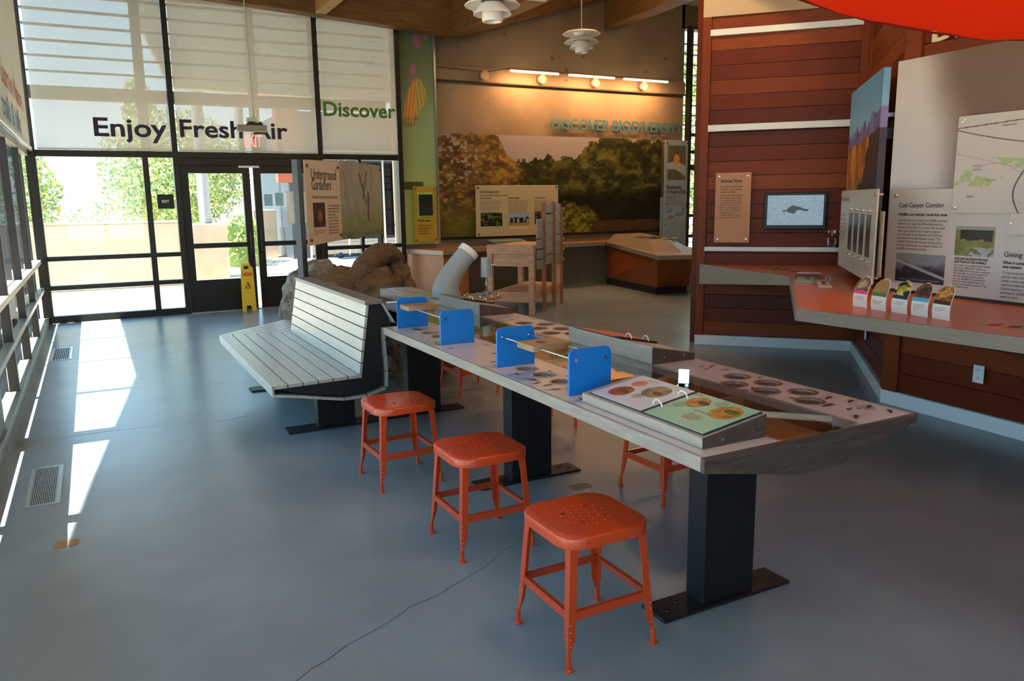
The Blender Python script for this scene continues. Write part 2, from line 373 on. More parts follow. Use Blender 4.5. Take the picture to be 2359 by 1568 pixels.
# =================================================================== STRUCTURE
XL, YG, YC = -.66, 12.2, 12.35
struct(box('floor', (-.9, -4, -.12), (13, 12.45, 0), FLOOR))
struct(box('ceiling', (-.9, -4, 5.15), (13, 12.6, 5.3), mat('ceiling_panel', 'c9c2b4', .7)))
struct(box('exterior_ground', (-40, -10, -.22), (60, 70, -.13), CONC_OUT))
fl = bpy.data.objects['floor']
for k, pts in enumerate([[(.2, 2.15), (.45, 2.42), (.8, 2.62), (1.05, 2.72), (1.35, 2.85), (1.62, 3.02), (1.8, 3.06)], [(-.25, 1.7), (.0, 1.98), (.2, 2.15)],
                         [(-.66, 5.95), (-.3, 6.02), (.2, 6.0), (.7, 5.9), (1.2, 5.95), (1.7, 6.1)], [(-.4, 8.6), (.3, 8.55), (1.1, 8.7)]]):
    mb = MB()
    P = []
    for i in range(len(pts)-1):
        for q in range(5):
            t = q/5; P.append((pts[i][0]*(1-t)+pts[i+1][0]*t + random.uniform(-.012, .012), pts[i][1]*(1-t)+pts[i+1][1]*t + random.uniform(-.012, .012)))
    for i in range(len(P)-1):
        a, b = Vector(P[i]), Vector(P[i+1]); d = (b-a).normalized(); n_ = Vector((-d.y, d.x))*random.uniform(.0008, .002)
        mb.add([(a.x-n_.x, a.y-n_.y, .0006), (b.x-n_.x, b.y-n_.y, .0006), (b.x+n_.x, b.y+n_.y, .0006), (a.x+n_.x, a.y+n_.y, .0006)], [(0, 1, 2, 3)])
    obj('crack', mb, mat('crack_dark', '3b3e40', .9), fl)

# --- wall of glass at the far end (wall_north): frames, panes, shades
wn = struct(box('wall_north', (XL, YG, 4.32), (4.48, YG+.15, 5.15), mat('upper_wall', '6b5a44', .7)))
wf = struct(bpy.data.objects.new('window_1', None)); COL.objects.link(wf)
def fr(lo, hi, name='frame', p=wf, m_=FRAME, bev=.004): return box(name, lo, hi, m_, p, bevel=bev)
fr((XL-.02, YG-.06, 0), (XL+.10, YG+.08, 4.35), 'corner_post')
fr((XL+.1, YG-.05, 2.20), (4.42, YG+.06, 2.285), 'transom')
fr((1.09, YG-.06, 0), (1.165, YG+.07, 4.35), 'mullion'); fr((3.13, YG-.06, 0), (3.2, YG+.07, 4.35), 'mullion'); fr((4.40, YG-.08, 0), (4.48, YG+.08, 4.35), 'mullion')
fr((XL+.1, YG-.05, 0), (1.09, YG+.06, .09), 'sill'); fr((.70, YG-.045, .09), (.775, YG+.06, 2.2), 'mullion')
fr((XL+.1, YG-.045, .83), (.70, YG+.05, .89), 'rail'); fr((.775, YG-.045, .83), (1.09, YG+.05, .89), 'rail')
fr((XL+.1, YG-.045, .44), (.70, YG+.05, .50), 'rail'); fr((.775, YG-.045, .44), (1.09, YG+.05, .50), 'rail')
fr((3.2, YG-.05, 0), (4.4, YG+.06, .09), 'sill'); fr((3.75, YG-.045, .09), (3.80, YG+.05, 2.2), 'mullion')
fr((3.2, YG-.045, .83), (3.75, YG+.05, .89), 'rail'); fr((3.8, YG-.045, .83), (4.4, YG+.05, .89), 'rail')
for a, b, z0, z1 in ((XL+.1, .7, .09, .44), (.775, 1.09, .09, .44), (XL+.1, .7, .5, .83), (.775, 1.09, .5, .83), (XL+.1, .7, .89, 2.2), (.775, 1.09, .89, 2.2), (3.2, 3.75, .09, .83), (3.8, 4.4, .09, .83), (3.2, 3.75, .89, 2.2), (3.8, 4.4, .89, 2.2), (XL+.1, 1.09, 2.285, 4.32), (1.165, 3.13, 2.285, 4.32), (3.2, 4.4, 2.285, 4.32)):
    box('pane', (a, YG, z0), (b, YG+.008, z1), GLASS, wf)

# --- entrance double door
def door(name, x0, x1, hinge_left):
    d = struct(bpy.data.objects.new(name, None)); COL.objects.link(d)
    y0, y1 = YG-.03, YG+.03
    st = .105
    box('stile', (x0, y0, .01), (x0+st, y1, 2.10), FRAME, d, bevel=.004); box('stile', (x1-st, y0, .01), (x1, y1, 2.10), FRAME, d, bevel=.004)
    box('head_rail', (x0+st, y0, 1.99), (x1-st, y1, 2.10), FRAME, d, bevel=.004)
    box('kick_panel', (x0+st, y0, .01), (x1-st, y1, .47), FRAME, d, bevel=.004)
    box('push_bar', (x0+st, y0-.035, .93), (x1-st, y0+.03, 1.0), BLACK, d, bevel=.006)
    box('glass', (x0+st, YG-.004, .47), (x1-st, YG+.004, 1.99), GLASS, d)
    hx = x1-.05 if hinge_left else x0+.05
    mb = MB().tube([(hx, y0-.005, 1.16), (hx, y0-.05, 1.15), (hx, y0-.05, .86), (hx, y0-.005, .85)], .011, 8)
    obj('pull_handle', mb, BLACK, d, smooth=True)
    box('closer_plate', (hx-.10, y0-.02, 2.07), (hx+.04, y0, 2.10), WHITE, d, bevel=.003)
    return d
d1 = door('door_1', 1.17, 2.115, True); d2 = door('door_2', 2.165, 3.125, False)
tr = struct(box('trim_1', (1.165, YG-.06, 2.10), (3.13, YG+.06, 2.2), FRAME, bevel=.004))
struct(box('trim_2', (1.165, YG-.08, 0), (3.13, YG+.08, .012), ALU))
o = thing('paper_notice', 'large crumpled white paper sheet taped over the right door glass', 'notice', (2.62, YG-.04, 1.25))
U_, V_ = np.meshgrid(np.linspace(0, .36, 9), np.linspace(0, .48, 11)); mb = MB()
vv = [(U_[j, i], .012*math.sin(U_[j, i]*40+j*.2), V_[j, i]) for j in range(11) for i in range(9)]
mb.add(vv, [(j*9+i, j*9+i+1, (j+1)*9+i+1, (j+1)*9+i) for j in range(10) for i in range(8)]); obj('sheet', mb, mat('paper', 'e6e2da', .8), o, smooth=True)
mb = MB()
for x, z in ((0, .0), (.35, .0), (0, .47), (.35, .47)): mb.box((x-.02, -.02, z-.015), (x+.02, -.015, z+.02))
obj('tape', mb, mat('tape', 'f0ead0', .4), o)
for k, (x, h_, l_) in enumerate(((2.30, .17, 'small pale blue paper notice beside the door edge'), (2.46, .19, 'pale blue paper notice beside the crumpled white sheet'))):
    tag(box('paper_notice', (x, YG-.022, 1.52), (x+.12, YG-.019, 1.52+h_), mat('blue_paper', '9fc4d6', .8)), l_, 'notice')
# EXIT plate on the small pane
o = thing('exit_plate', 'small black square EXIT plate on the narrow pane left of the entrance doors', 'sign', (.845, YG-.03, 1.50))
box('plate', (0, -.012, 0), (.215, 0, .20), mat('black_plate', '121110', .4), o, bevel=.003); text('lettering', 'EXIT', .05, .055, -.014, .085, mat('white_ink', 'e8e6e0', .6), o, width=.095, bold=.001)

# roller shades with printed words
def shade(x0, x1, z0, z1, label):
    s = thing('roller_shade', label, 'shade', (x0, YG-.075, z0), group='roller shades on the entrance wall')
    box('fabric', (0, 0, .02), (x1-x0, .003, z1-z0), SHADE, s); box('hem_bar', (0, -.008, 0), (x1-x0, .012, .022), mat('shade_hem', 'cfcabb', .6), s, bevel=.003)
    return s
s1 = shade(XL+.13, 1.08, 2.285, 4.32, 'translucent beige roller shade reading Enjoy, over the wide left windows')
s2 = shade(1.175, 3.12, 2.285, 4.32, 'translucent beige roller shade reading Fresh Air above the doors')
s3 = shade(3.21, 4.39, 2.285, 4.32, 'translucent beige roller shade reading Discover above the right windows')
def word(par, s_, x, z, h_, wd, m_):
    text('lettering', s_, h_*1.38, x-par.location.x, -.004, z-par.location.z, m_, par, width=wd, bold=.007)
word(s1, 'Enjoy', .125, 2.475, .245, .90, PURPLE); word(s2, 'Fresh Air', 1.19, 2.488, .24, 1.48, PURPLE); word(s3, 'Discover', 3.225, 2.845, .215, 1.14, GREEN)

# --- concrete wall, green panel, mural
cw = struct(box('wall_concrete', (4.48, YC, 0), (10.32, YC+.3, 5.15), CONCW))
box('ledge', (4.48, YC-.05, 3.50), (10.32, YC, 3.74), CONCW, cw, bevel=.006)
box('ledge_lip', (4.48, YC-.075, 3.485), (10.32, YC, 3.505), mat('shadow_strip', '3a2c20', .7), cw)  # dark strip paints the shadow line below the ledge
def green_panel(U, V):
    c = mixc(C3('95ad76'), C3('6c7a55'), sst(.45, .95, V + .1*fbm(U*3, V*3, 2)))
    c = mixc(c, C3('b6c46e'), sst(.45, .1, V))
    c = mixc(c, C3('93b88c'), .5*sst(.5, 1, U)*sst(.3, .5, V)*sst(.75, .55, V))
    # butterfly (orange, hanging) and pink flowers
    t = (.765-V)/.215; cx = .50-.10*t
    w1 = (t > 0) & (t < 1) & (U > cx-.30*np.sin(np.pi*np.clip(t, 0, 1)**.8*.62)*(1-.5*sst(.85, 1, t))) & (U < cx+.02); w2 = (t > .02) & (t < .86) & (U >= cx+.02) & (U < cx+.05+.27*np.sin(np.pi*np.clip(t/.86, 0, 1)**.85))
    c = np.where(w1[..., None], C3('dd9a4e')*(1-.22*(np.sin(U*70-V*60) > .75))[..., None], c); c = np.where(w2[..., None], C3('bba85a')*(1-.25*(np.sin(U*60+V*40) > .8))[..., None], c)
    e1 = (np.abs(t-.93) < .09) & (U > cx-.32) & (U < cx+.02) | ((np.abs(t-.84) < .04) & (U > cx) & (U < cx+.12)); c = np.where((e1 & (fbm(U*30, V*90, 4) > .45))[..., None], C3('8a7860'), c)
    for fu, fv, r_ in ((.42, .80, .10), (.55, .925, .13), (.8, .965, .1), (.36, .76, .07)):
        d = ((U-fu)/r_)**2+((V-fv)/(r_*.28))**2 + .6*fbm(U*20, V*60, 5)
        c = np.where((d < 1)[..., None], C3('a86a8f'), c)
    st = (np.abs(V-.275) < .018) & (U < .62); c = np.where(st[..., None], C3('4d5420'), c)
    return c
gp = thing('graphic_panel', 'tall green panel printed with an orange butterfly beside the concrete wall', 'panel', (4.49, YC-.1, .86))
box('board', (0, 0, 0), (.60, .02, 3.45), LIMEW, gp, bevel=.003); picture('print', 0, 0, .6, 3.45, -.002, green_panel, gp, .006)
box('edge_rail', (.60, -.03, 0), (.635, .05, 3.45), ALU, gp)
def mural(U, V):
    sky = mixc(C3('a89b92'), C3('8f8586'), V)
    n1 = fbm(U*26, V*14, 3, 6); n2 = fbm(U*70, V*38, 9, 5); n3 = fbm(U*7, V*5, 21, 4)
    top = .68 + .10*vnoise(U*22, U*0, 3) + .06*vnoise(U*60, U*0, 8) + .22*sst(.56, .66, U) + .28*sst(.30, .22, U)+ .1*(n3-.5)
    # left bush with twigs reaching the top
    forest = mixc(C3('26260f'), C3('63622e'), sst(.35, .75, n1*.6+n2*.4))
    forest = mixc(forest, C3('0f0f0c'), .75*sst(.5, .35, V+.2*(n3-.5))*sst(.4, .55, U))
    forest = mixc(forest, C3('5d6430'), .5*sst(.55, .8, n1)*sst(.5, .8, V)*sst(.55, .62, U))
    bush = mixc(C3('46331a'), C3('a3813c'), sst(.3, .75, n2*.55+n1*.45)); bush = mixc(bush, C3('5a5a1c'), sst(.4, .1, V)*.8)
    left = sst(.36, .22, U + .25*(n3-.5)); f = mixc(forest, bush, left)
    br = sst(.5, .62, n1)*sst(.36, .30, V)*sst(.52, .5, np.abs(U-.62)+.3); b2 = ((U-.58)/.11)**2+((V-.0)/.30)**2 + 1.6*(n2-.5) + 1.2*(n1-.5) < 1
    f = np.where(b2[..., None], mixc(C3('3c3a10'), C3('807a2c'), sst(.3, .7, n2)), f)
    gnd = (V < .1 + .05*n3) & (U > .66); f = np.where(gnd[..., None], C3('4a3420')*(.8+.4*n2)[..., None], f)
    hole = (n2 > .62) & (U < .16) & (V > .5); issky = (V > top + .12*(n2-.5)) | hole
    return np.where(issky[..., None], sky, f)
mu = thing('mural', 'wide photo mural of dense dark trees under a grey sky', 'mural', (5.13, YC-.035, .955))
box('board', (0, 0, 0), (4.66, .03, 1.70), BLACK, mu); picture('print', 0, 0, 4.66, 1.70, -.002, mural, mu, .0085)
box('bottom_rail', (0, -.02, -.045), (4.66, .03, 0), BLACK, mu)
# raised letters
def letters(word_, size, x, y, z, wd, m_, label, cat, parent_rot=0, bold=.005, ext=.006):
    t = thing('wall_lettering', label, cat, (x, y, z), parent_rot)
    me = text_mesh(word_, size, extrude=ext, bold=bold); bm = bmesh.new(); bm.from_mesh(me)
    xs = [v.co.x for v in bm.verts]; s_ = wd/(max(xs)-min(xs)); bmesh.ops.scale(bm, vec=(s_, 1, 1), verts=bm.verts)
    seen = set(); isl = []
    for v in bm.verts:
        if v in seen: continue
        st = [v]; g = []
        seen.add(v)
        while st:
            a = st.pop(); g.append(a)
            for e in a.link_edges:
                b = e.other_vert(a)
                if b not in seen: seen.add(b); st.append(b)
        isl.append(g)
    isl.sort(key=lambda g: min(v.co.x for v in g)); groups = []
    for g in isl:
        x0 = min(v.co.x for v in g); x1 = max(v.co.x for v in g)
        if groups and x0 < groups[-1][1]-.35*(x1-x0): groups[-1][0].extend(g); groups[-1][1] = max(groups[-1][1], x1)
        else: groups.append([list(g), x1])
    for g, _ in groups:
        s = set(g); b2 = MB(); ix = {v: i for i, v in enumerate(g)}
        b2.add([v.co[:] for v in g], [tuple(ix[v] for v in f.verts) for f in bm.faces if f.verts[0] in s])
        obj('letter', b2, m_, t)
    bm.free(); return t
letters('DISCOVER BIODIVERSITY', .255, 7.33, YC-.045, 2.79, 2.95, mat('teal_letters', '44707c', .5), 'raised teal letters DISCOVER BIODIVERSITY on the concrete wall', 'lettering')

# strip of windows right of the concrete wall (louvred)
w2 = struct(bpy.data.objects.new('window_2', None)); COL.objects.link(w2)
for x in (10.32, 10.95, 12.9): box('mullion', (x, YG-.03, 0), (x+.07, YG+.09, 4.75), FRAME, w2, bevel=.003)
for z in (.0, .40, .78, 1.18, 2.08, 2.40, 2.72, 4.68): box('rail', (10.39, YG-.03, z), (12.9, YG+.07, z+.06+(.05 if z in (2.08,) else 0)), FRAME, w2)
box('pane', (10.39, YG+.02, .0), (12.9, YG+.026, 4.7), GLASS, w2)
for k in range(9): box('louvre', (10.3, YG+.25, 2.95+k*.19), (13, YG+.36, 2.965+k*.19), BLACK, w2)
struct(box('wall_north_end', (10.25, YC, 4.72), (13, YC+.2, 5.15), mat('upper_wall', '6b5a44')))

# --- left glazed wall (wall_west)
w3 = struct(bpy.data.objects.new('window_3', None)); COL.objects.link(w3)
GREYST = mat('grey_fin_panel', '2b3138', .6); LFR = mat('satin_frame', '8d8a7c', .4, .5)
for y0, y1 in ((4.30, 4.42), (5.78, 6.12), (7.37, 7.45), (8.92, 8.95), (10.42, 10.48), (2.7, 2.8), (1.2, 1.3), (-.3, -.2), (-1.8, -1.7), (-3.4, -3.3)):
    box('mullion', (XL-.05, y0, 0), (XL+.02, y1, 4.6), FRAME, w3, bevel=.003)
box('sill', (XL-.08, -4, 0), (XL+.04, YG-.06, .08), LFR, w3, bevel=.003)
box('rail', (XL-.04, -4, .81), (XL+.03, YG-.06, .86), LFR, w3, bevel=.004); box('rail', (XL-.04, -4, .44), (XL+.03, YG-.06, .485), LFR, w3, bevel=.004)
box('rail', (XL-.05, -4, 2.2), (XL+.02, YG-.06, 2.29), LFR, w3, bevel=.004)
box('pane', (XL-.02, -4, .08), (XL-.012, YG-.06, 4.6), glass_mat('side_glass', (.97, .99, .98), 1.004), w3)
struct(box('wall_west', (XL-.1, -4, 4.55), (XL+.02, YG, 5.15), mat('upper_wall', '6b5a44')))
SHELF = mat('exterior_shelf', 'b8b8b4', .6)
ext = struct(bpy.data.objects.new('trim_3', None)); COL.objects.link(ext)
box('light_shelf', (XL-.24, -4, .835), (XL-.05, YG-.1, .86), SHELF, ext); box('exterior_rail', (XL-.13, -4, .36), (XL-.10, YG-.1, .49), SHELF, ext)  # low outer bar added to cast the dark strip on the floor
for y in (4.36, 5.95, 7.41, 8.93, 10.45, 11.35, 12.15, 2.75, 1.25): # exterior fins
   
    box('fin', (XL-.46, y-.02, .86), (XL-.06, y+.02, 2.30), GREYST, ext); box('fin', (XL-.42, y-.02, .02), (XL-.06, y+.02, .83), GREYST, ext)
# roof overhang outside
struct(obj('roof_overhang', MB().prism([(XL-.1, YG+1), (XL-1.22, YG+1), (XL-1.22, 7.9), (XL-1.58, 5.0), (XL-2.6, -4), (XL-.1, -4)], 4.62, 4.78), mat('soffit', '9b8a72', .7)))
s4 = thing('roller_shade', 'beige roller shade with orange and teal words on the left window wall', 'shade', (XL+.06, 12.06, 2.27), R(90))
box('fabric', (-11.5, -.001, .03), (0, .002, 2.3), SHADE_L, s4); box('hem_bar', (-11.5, -.02, -.01), (0, .02, .035), ALU, s4, bevel=.006)
text('lettering', 'Learn in Nature', .34, -3.35, -.004, .42, mat('orange_print', 'c9643a', .6), s4, width=2.6, bold=.006)
text('lettering', 'trails & hills', .32, -3.6, -.004, .10, mat('teal_print', '5f93a6', .6), s4, width=2.2, bold=.006)

# --- remaining shell
wpl = mat('plaster_wall', 'a3937c', .8)
we = struct(box('wall_east', (13, -4, 0), (13.15, 12.6, 5.15), wpl))
struct(box('wall_south', (-.9, -4.15, 3.4), (13, -4, 5.15), wpl)); struct(box('wall_south_base', (-.9, -4.15, 0), (13, -4, .5), wpl)); struct(box('wall_south_panel', (1.6, -4.15, .5), (13, -4, 3.4), wpl))
for k in range(3): struct(box('window_%d' % (4+k), (-.8+k*1.15, -4.12, .5), (-.68+k*1.15, -4.02, 3.4), FRAME))

# --- glulam roof beams
def beam(name, p0, p1, wd, ht, m_=GLULAM, under=None):
    p0, p1 = Vector(p0), Vector(p1); d = (p1-p0); L_ = d.length; o = link(name, MB().box((0, -wd/2, 0), (L_, wd/2, ht)).mesh(name, m_))
    x = d.normalized(); y = Vector((0, 0, 1)).cross(x).normalized(); z = x.cross(y)
    mt = Matrix((x, y, z)).transposed().to_4x4(); mt.translation = p0; o.matrix_world = mt
    b = o.modifiers.new('bevel', 'BEVEL'); b.width = .01
    return struct(o)
BEAML = mat('glulam_light', 'a98652', .5, col2='8d6c3c', scale=2.5, stretch=(9, 1, 9), distort=.4)
beam('beam_1', (-1.0, 12.02, 4.46), (5.33, 12.02, 4.12), .24, .8)
beam('beam_2', (5.42, 11.95, 4.12), (5.42, 1.0, 4.02), .26, .75)
beam('beam_3', (3.22, 11.9, 4.24), (3.22, 1.0, 4.24), .16, .5, BEAML)
beam('beam_4', (8.6, 12.3, 4.56), (7.6, 8.0, 4.3), .3, .7)
beam('beam_5', (5.5, 12.0, 4.12), (8.6, 12.15, 5.1), .2, .5)

# --- cedar clad walls (each board its own object)
PZ = .145
PLK = {}
def cedar(name, loc, ang, L_, top, bands, post_l=.10, post_r=.10, depth=.14):
    wl = struct(bpy.data.objects.new(name, None)); COL.objects.link(wl); wl.location = loc; wl.rotation_euler = (0, 0, ang)
    box('backing', (0, .02, 0), (L_, depth, top), mat('cedar_shadow', '3a1608', .8), wl)
    z = .108; k = 0
    zs = sorted(bands)
    while z < top-.02:
        z1 = min(z+PZ, top)
        for b0, b1 in zs:
            if z < b0 < z1: z1 = b0
        inb = [b for b in zs if abs(b[0]-z) < .002]
        if inb:
            box('white_band', (post_l-.01, -.022, inb[0][0]), (L_-post_r+.01, .02, inb[0][1]), WHITETRIM, wl, bevel=.003, label='white painted band'); z = inb[0][1]; continue
        off = random.uniform(0, .006)
        o = box('plank', (post_l, .004+off, z+.0015), (L_-post_r, .03, z1-.0015), WOODRED[random.choice((0, 1, 1, 2, 3))], wl, bevel=.003); k += 1
        z = z1
    box('corner_board', (0, -.016, .10), (post_l, .03, top), WOODRED[0], wl, bevel=.004)
    box('corner_board', (L_-post_r, -.016, .10), (L_, .03, top), WOODRED[0], wl, bevel=.004)
    box('baseboard', (-.002, -.02, 0), (L_, .02, .105), mat('pale_blue_base', 'd3dade', .5), wl, bevel=.003)
    return wl
A1 = R(-46.6); A2 = R(-135); A3 = R(-94)
L1, L2 = 1.564, 2.12
c1 = cedar('wall_centre', (5.629, 6.455, 0), A1, L1, 3.33, [(1.00, 1.045), (2.215, 2.28), (3.145, 3.205)], .085, .085)
box('upper_panel', (0, -.01, 3.33), (L1, .14, 5.15), mat('beige_plaster', 'b09a7c', .7), c1)
c2 = cedar('wall_corner', (6.703, 5.318, 0), A2, L2, 3.33, [], .10, .10)
box('upper_panel', (0, -.01, 3.33), (L2, .14, 5.15), mat('beige_plaster', 'b09a7c', .7), c2)
c3 = cedar('wall_right', (5.2, 3.83, 0), A3, 4.4, 3.33, [], .13, .10)
box('upper_panel', (0, -.01, 3.33), (4.4, .14, 5.15), mat('beige_plaster', 'b09a7c', .7), c3)
struct(box('wall_return', (5.7, 6.5, 0), (6.0, 6.62, 5.15), WOODRED[1]))

# =================================================================== OUTSIDE
pw = thing('planter_wall', 'long low tan concrete wall outside the wide left panes', 'wall', (-1.6, 18.0, -.13))
box('wall_body', (0, 0, 0), (3.35, .3, 1.32), CONC_OUT, pw, bevel=.02); box('cap', (-.02, -.03, 1.32), (3.37, .33, 1.36), CONC_OUT, pw, bevel=.01)
pw = thing('planter_wall', 'short pale concrete planter block carrying a grey column, seen through the left door', 'wall', (2.0, 19.2, -.13))
box('wall_body', (0, 0, 0), (.75, .8, 1.25), CONC_OUT, pw, bevel=.02)
pw = thing('planter_wall', 'pale concrete block at the foot of the second column, seen through the left door', 'wall', (4.45, 25.5, -.13))
box('wall_body', (0, 0, 0), (.7, .8, 1.5), CONC_OUT, pw, bevel=.02)
for (x, y, z0, l_) in ((2.35, 19.6, 1.1, 'pale grey round column on the first planter block outside'), (4.3, 25.9, 1.3, 'darker grey round column behind the first column outside')):
    c = thing('column', l_, 'column', (x, y, z0)); obj('shaft', MB().tube([(0, 0, 0), (0, 0, 5.5)], .13, 16), mat('column_paint', '8c8f92', .6), c, smooth='auto'); box('base_plate', (-.18, -.18, 0), (.18, .18, .02), ALU, c)
bd = thing('building', 'dark glazed building with a red brick corner seen through the right door', 'building', (5.4, 24.5, -.13))
box('wall_body', (0, 0, 0), (14, 5, 4.4), mat('dark_cladding', '2a3744', .5), bd); box('brick_corner', (-.35, -.15, 2.3), (.35, .2, 4.6), mat('brick_red', 'a0503c', .8), bd)
box('roof_edge', (-.2, -1.2, 3.05), (14, 0, 3.2), mat('fascia_grey', '9a9fa3', .5), bd)
for k in range(9):
    box('mullion', (.5+k*1.2, -.06, 0), (.56+k*1.2, 0, 3.0), ALU, bd); box('pane', (.56+k*1.2, -.03, .1), (1.7+k*1.2, -.02, 2.9), glass_mat('far_glass', (.35, .45, .55), 1.5, .12) if k == 0 else MATS['far_glass'], bd)
can = thing('canopy', 'beige sloping canopy roof outside, seen faintly through the roller shades', 'canopy', (0, 15.2, 0))
obj('roof_slab', MB().prism([(.2, 6.6), (1.42, 3.55), (6.5, 3.45), (9, 7.2)], 0, .25, ax='y'), mat('canopy_beige', 'c9bca0', .7), can)
# exterior louvre screen in front of the upper windows
lv = thing('louvre_screen', 'exterior horizontal sun louvres behind the translucent roller shades', 'louvres', (XL, 12.75, 0))
for k in range(8): box('louvre', (0, 0, 3.36+k*.20), (5.1, .12, 3.375+k*.20), mat('louvre_grey', '2f2e2b', .6), lv)
box('lower_beam', (0, -.02, 3.0), (5.1, .14, 3.17), MATS['louvre_grey'], lv)
for x in (1.40, 2.95, 3.9): box('post', (x, 0, 2.3), (x+.13, .12, 5.0), MATS['louvre_grey'], lv)
def leafy(mb, c, rad, n, size, seed):
    rs = np.random.RandomState(seed)
    for i in range(n):
        d = rs.normal(size=3); d /= np.linalg.norm(d); p = np.array(c)+d*np.array(rad)*rs.uniform(.35, 1)**.6
        a = rs.normal(size=3); a /= np.linalg.norm(a); b = np.cross(a, rs.normal(size=3)); b /= np.linalg.norm(b); s = size*rs.uniform(.6, 1.3)
        mb.add([p-a*s, p+b*s*.45, p+a*s, p-b*s*.45], [(0, 1, 2, 3)], int(rs.randint(0, 3)))
LEAVES = [mat('leaf_%s' % a, c, .7) for a, c in (('green', '93ad5c'), ('olive', 'b3b070'), ('dark', '6d8a4c'))]
BARK = mat('bark', '5a4632', .9)
def tree(x, y, h, rad, label, n=1700, seed=1, trunk=True, size=.12):
    t = thing('tree', label, 'tree', (x, y, -.13))
    obj('trunk', MB().tube([(0, 0, 0), (.05, 0, h*.5), (0, .05, h*.9)], [.12, .09, .04], 8), BARK, t)
    mb = MB(); leafy(mb, (0, 0, h), rad, n, size, seed); obj('foliage', mb, LEAVES, t, kind='stuff'); return t
tree(2.2, 24, 2.6, (2.0, 1.6, 1.7), 'big leafy tree behind the long planter wall, beside the narrow pane', 8500, 3, size=.075)
tree(-1.6, 22, 2.0, (1.1, 1.0, 1.1), 'rounded green bush-like tree at the left end of the planter wall', 3200, 5, size=.07)
tree(2.8, 32, 2.5, (2.0, 1.4, 1.6), 'leafy tree behind the two grey columns', 4200, 8, size=.08)
tree(.6, 27, 1.2, (1.8, 1.2, .7), 'low sparse bush behind the middle of the planter wall', 1500, 9, size=.07)
tree(2.6, 44, 6.4, (.8, .8, 1.5), 'tall slender conifer seen through the left roller shade', 1400, 12, size=.12)
tree(14.5, 18, 3.2, (2.4, 1.6, 2.8), 'leafy tree outside the narrow louvred window', 7000, 15, size=.085)
hg = thing('hedge', 'clipped leafy hedge between the two column blocks', 'hedge', (3.1, 22.5, -.13)); mb = MB(); leafy(mb, (.5, 0, .7), (.6, .4, .75), 1100, .07, 22); obj('foliage', mb, LEAVES, hg, kind='stuff'); box('hedge_core', (.1, -.2, 0), (.9, .2, 1.1), mat('leaf_dark', '46602c'), hg)
pc = thing('picnic_table', 'white slatted outdoor table outside the right-hand panes', 'table', (5.0, 14.6, -.13))
for k in range(5): box('slat', (0, k*.16, .72), (1.8, k*.16+.14, .76), WHITETRIM, pc)
for x in (.15, 1.6): box('leg', (x, .1, 0), (x+.07, .17, .72), WHITETRIM, pc); box('leg', (x, .6, 0), (x+.07, .67, .72), WHITETRIM, pc)
for k in range(2): box('rail', (.15, .12, .25+k*.2), (1.67, .15, .33+k*.2), WHITETRIM, pc)

# =================================================================== DISPLAY TABLE
T = .76
dt = thing('display_table', 'long grey-brown exhibit table with insect-printed tops and a glazed trough', 'table', (0, 0, 0))
LX0, LX1, RX0, RX1, Y0, YL, YR = 1.60, 1.945, 2.312, 2.605, 1.77, 4.80, 7.0
ringsL = [(1.765, 3.20), (1.765, 3.045), (1.765, 2.885), (1.765, 2.745), (1.765, 4.58), (1.765, 4.42), (1.765, 4.27), (1.765, 4.13)]
ringsR = [(2.487, 2.565), (2.372, 2.462), (2.512, 2.405), (2.398, 2.305), (2.513, 2.215), (2.422, 2.10),
          (2.436, 4.45), (2.53, 4.33), (2.411, 4.215), (2.526, 4.12), (2.385, 4.02), (2.49, 3.93)]
def tray(name, x0, y0, x1, y1, rings, label):
    me = plate(rrect(x0, y0, x1, y1, .003, 1), [(x, y, .047 if x > 2 else .045) for x, y in rings], T-.006, T+.001, name); me.materials.append(TRAY)
    return link(name, me, dt)
tray('tray_top', LX0+.016, Y0+.016, LX1-.02, YL-.01, ringsL, ''); tray('tray_top', RX0+.02, Y0+.016, RX1-.012, YR, ringsR, '')
def ring(x, y):
    r = .047 if x > 2 else .045; dp = .022 if x > 2 else .007
    o = obj('viewing_ring', MB().lathe([(r, -dp), (r, .002), (r+.014, .002), (r+.014, .0012)], (x, y, T), 28), mat('ring_ply', '7a4c2e', .45) if x > 2 else mat('ring_pale', 'a08c78', .4), dt, smooth='auto')
    obj('lens', MB().disc((x, y, T-dp), r, 24), GREYGLOSS, o)
    mb = MB()
    for k in range(3):
        a = 2*math.pi*k/3+.5; mb.lathe([(0, .004), (.0028, .0035), (.0035, .002)], (x+(r+.008)*math.cos(a), y+(r+.008)*math.sin(a), T), 8)
    obj('ring_screw', mb, CHROME, o, kind='stuff')
for p in ringsL+ringsR: ring(*p)
# rims and frame
def rim(lo, hi, name='edge_band', m_=LAM_LIT): return box(name, lo, hi, m_, dt, bevel=.002)
rim((LX0-.004, Y0+.0182, T-.048), (LX0+.016, YL, T)); rim((RX1-.012, Y0+.0182, T-.048), (RX1+.008, YR, T)); rim((LX1-.02, Y0+.018, T-.10), (LX1, YL, T), 'trough_side', LAM_LIT); rim((RX0, Y0+.018, T-.10), (RX0+.02, YR, T), 'trough_side', LAM_LIT)
rim((LX0+.016, YL-.012, T-.048), (LX1, YL, T-.001), 'edge_band', LAM)
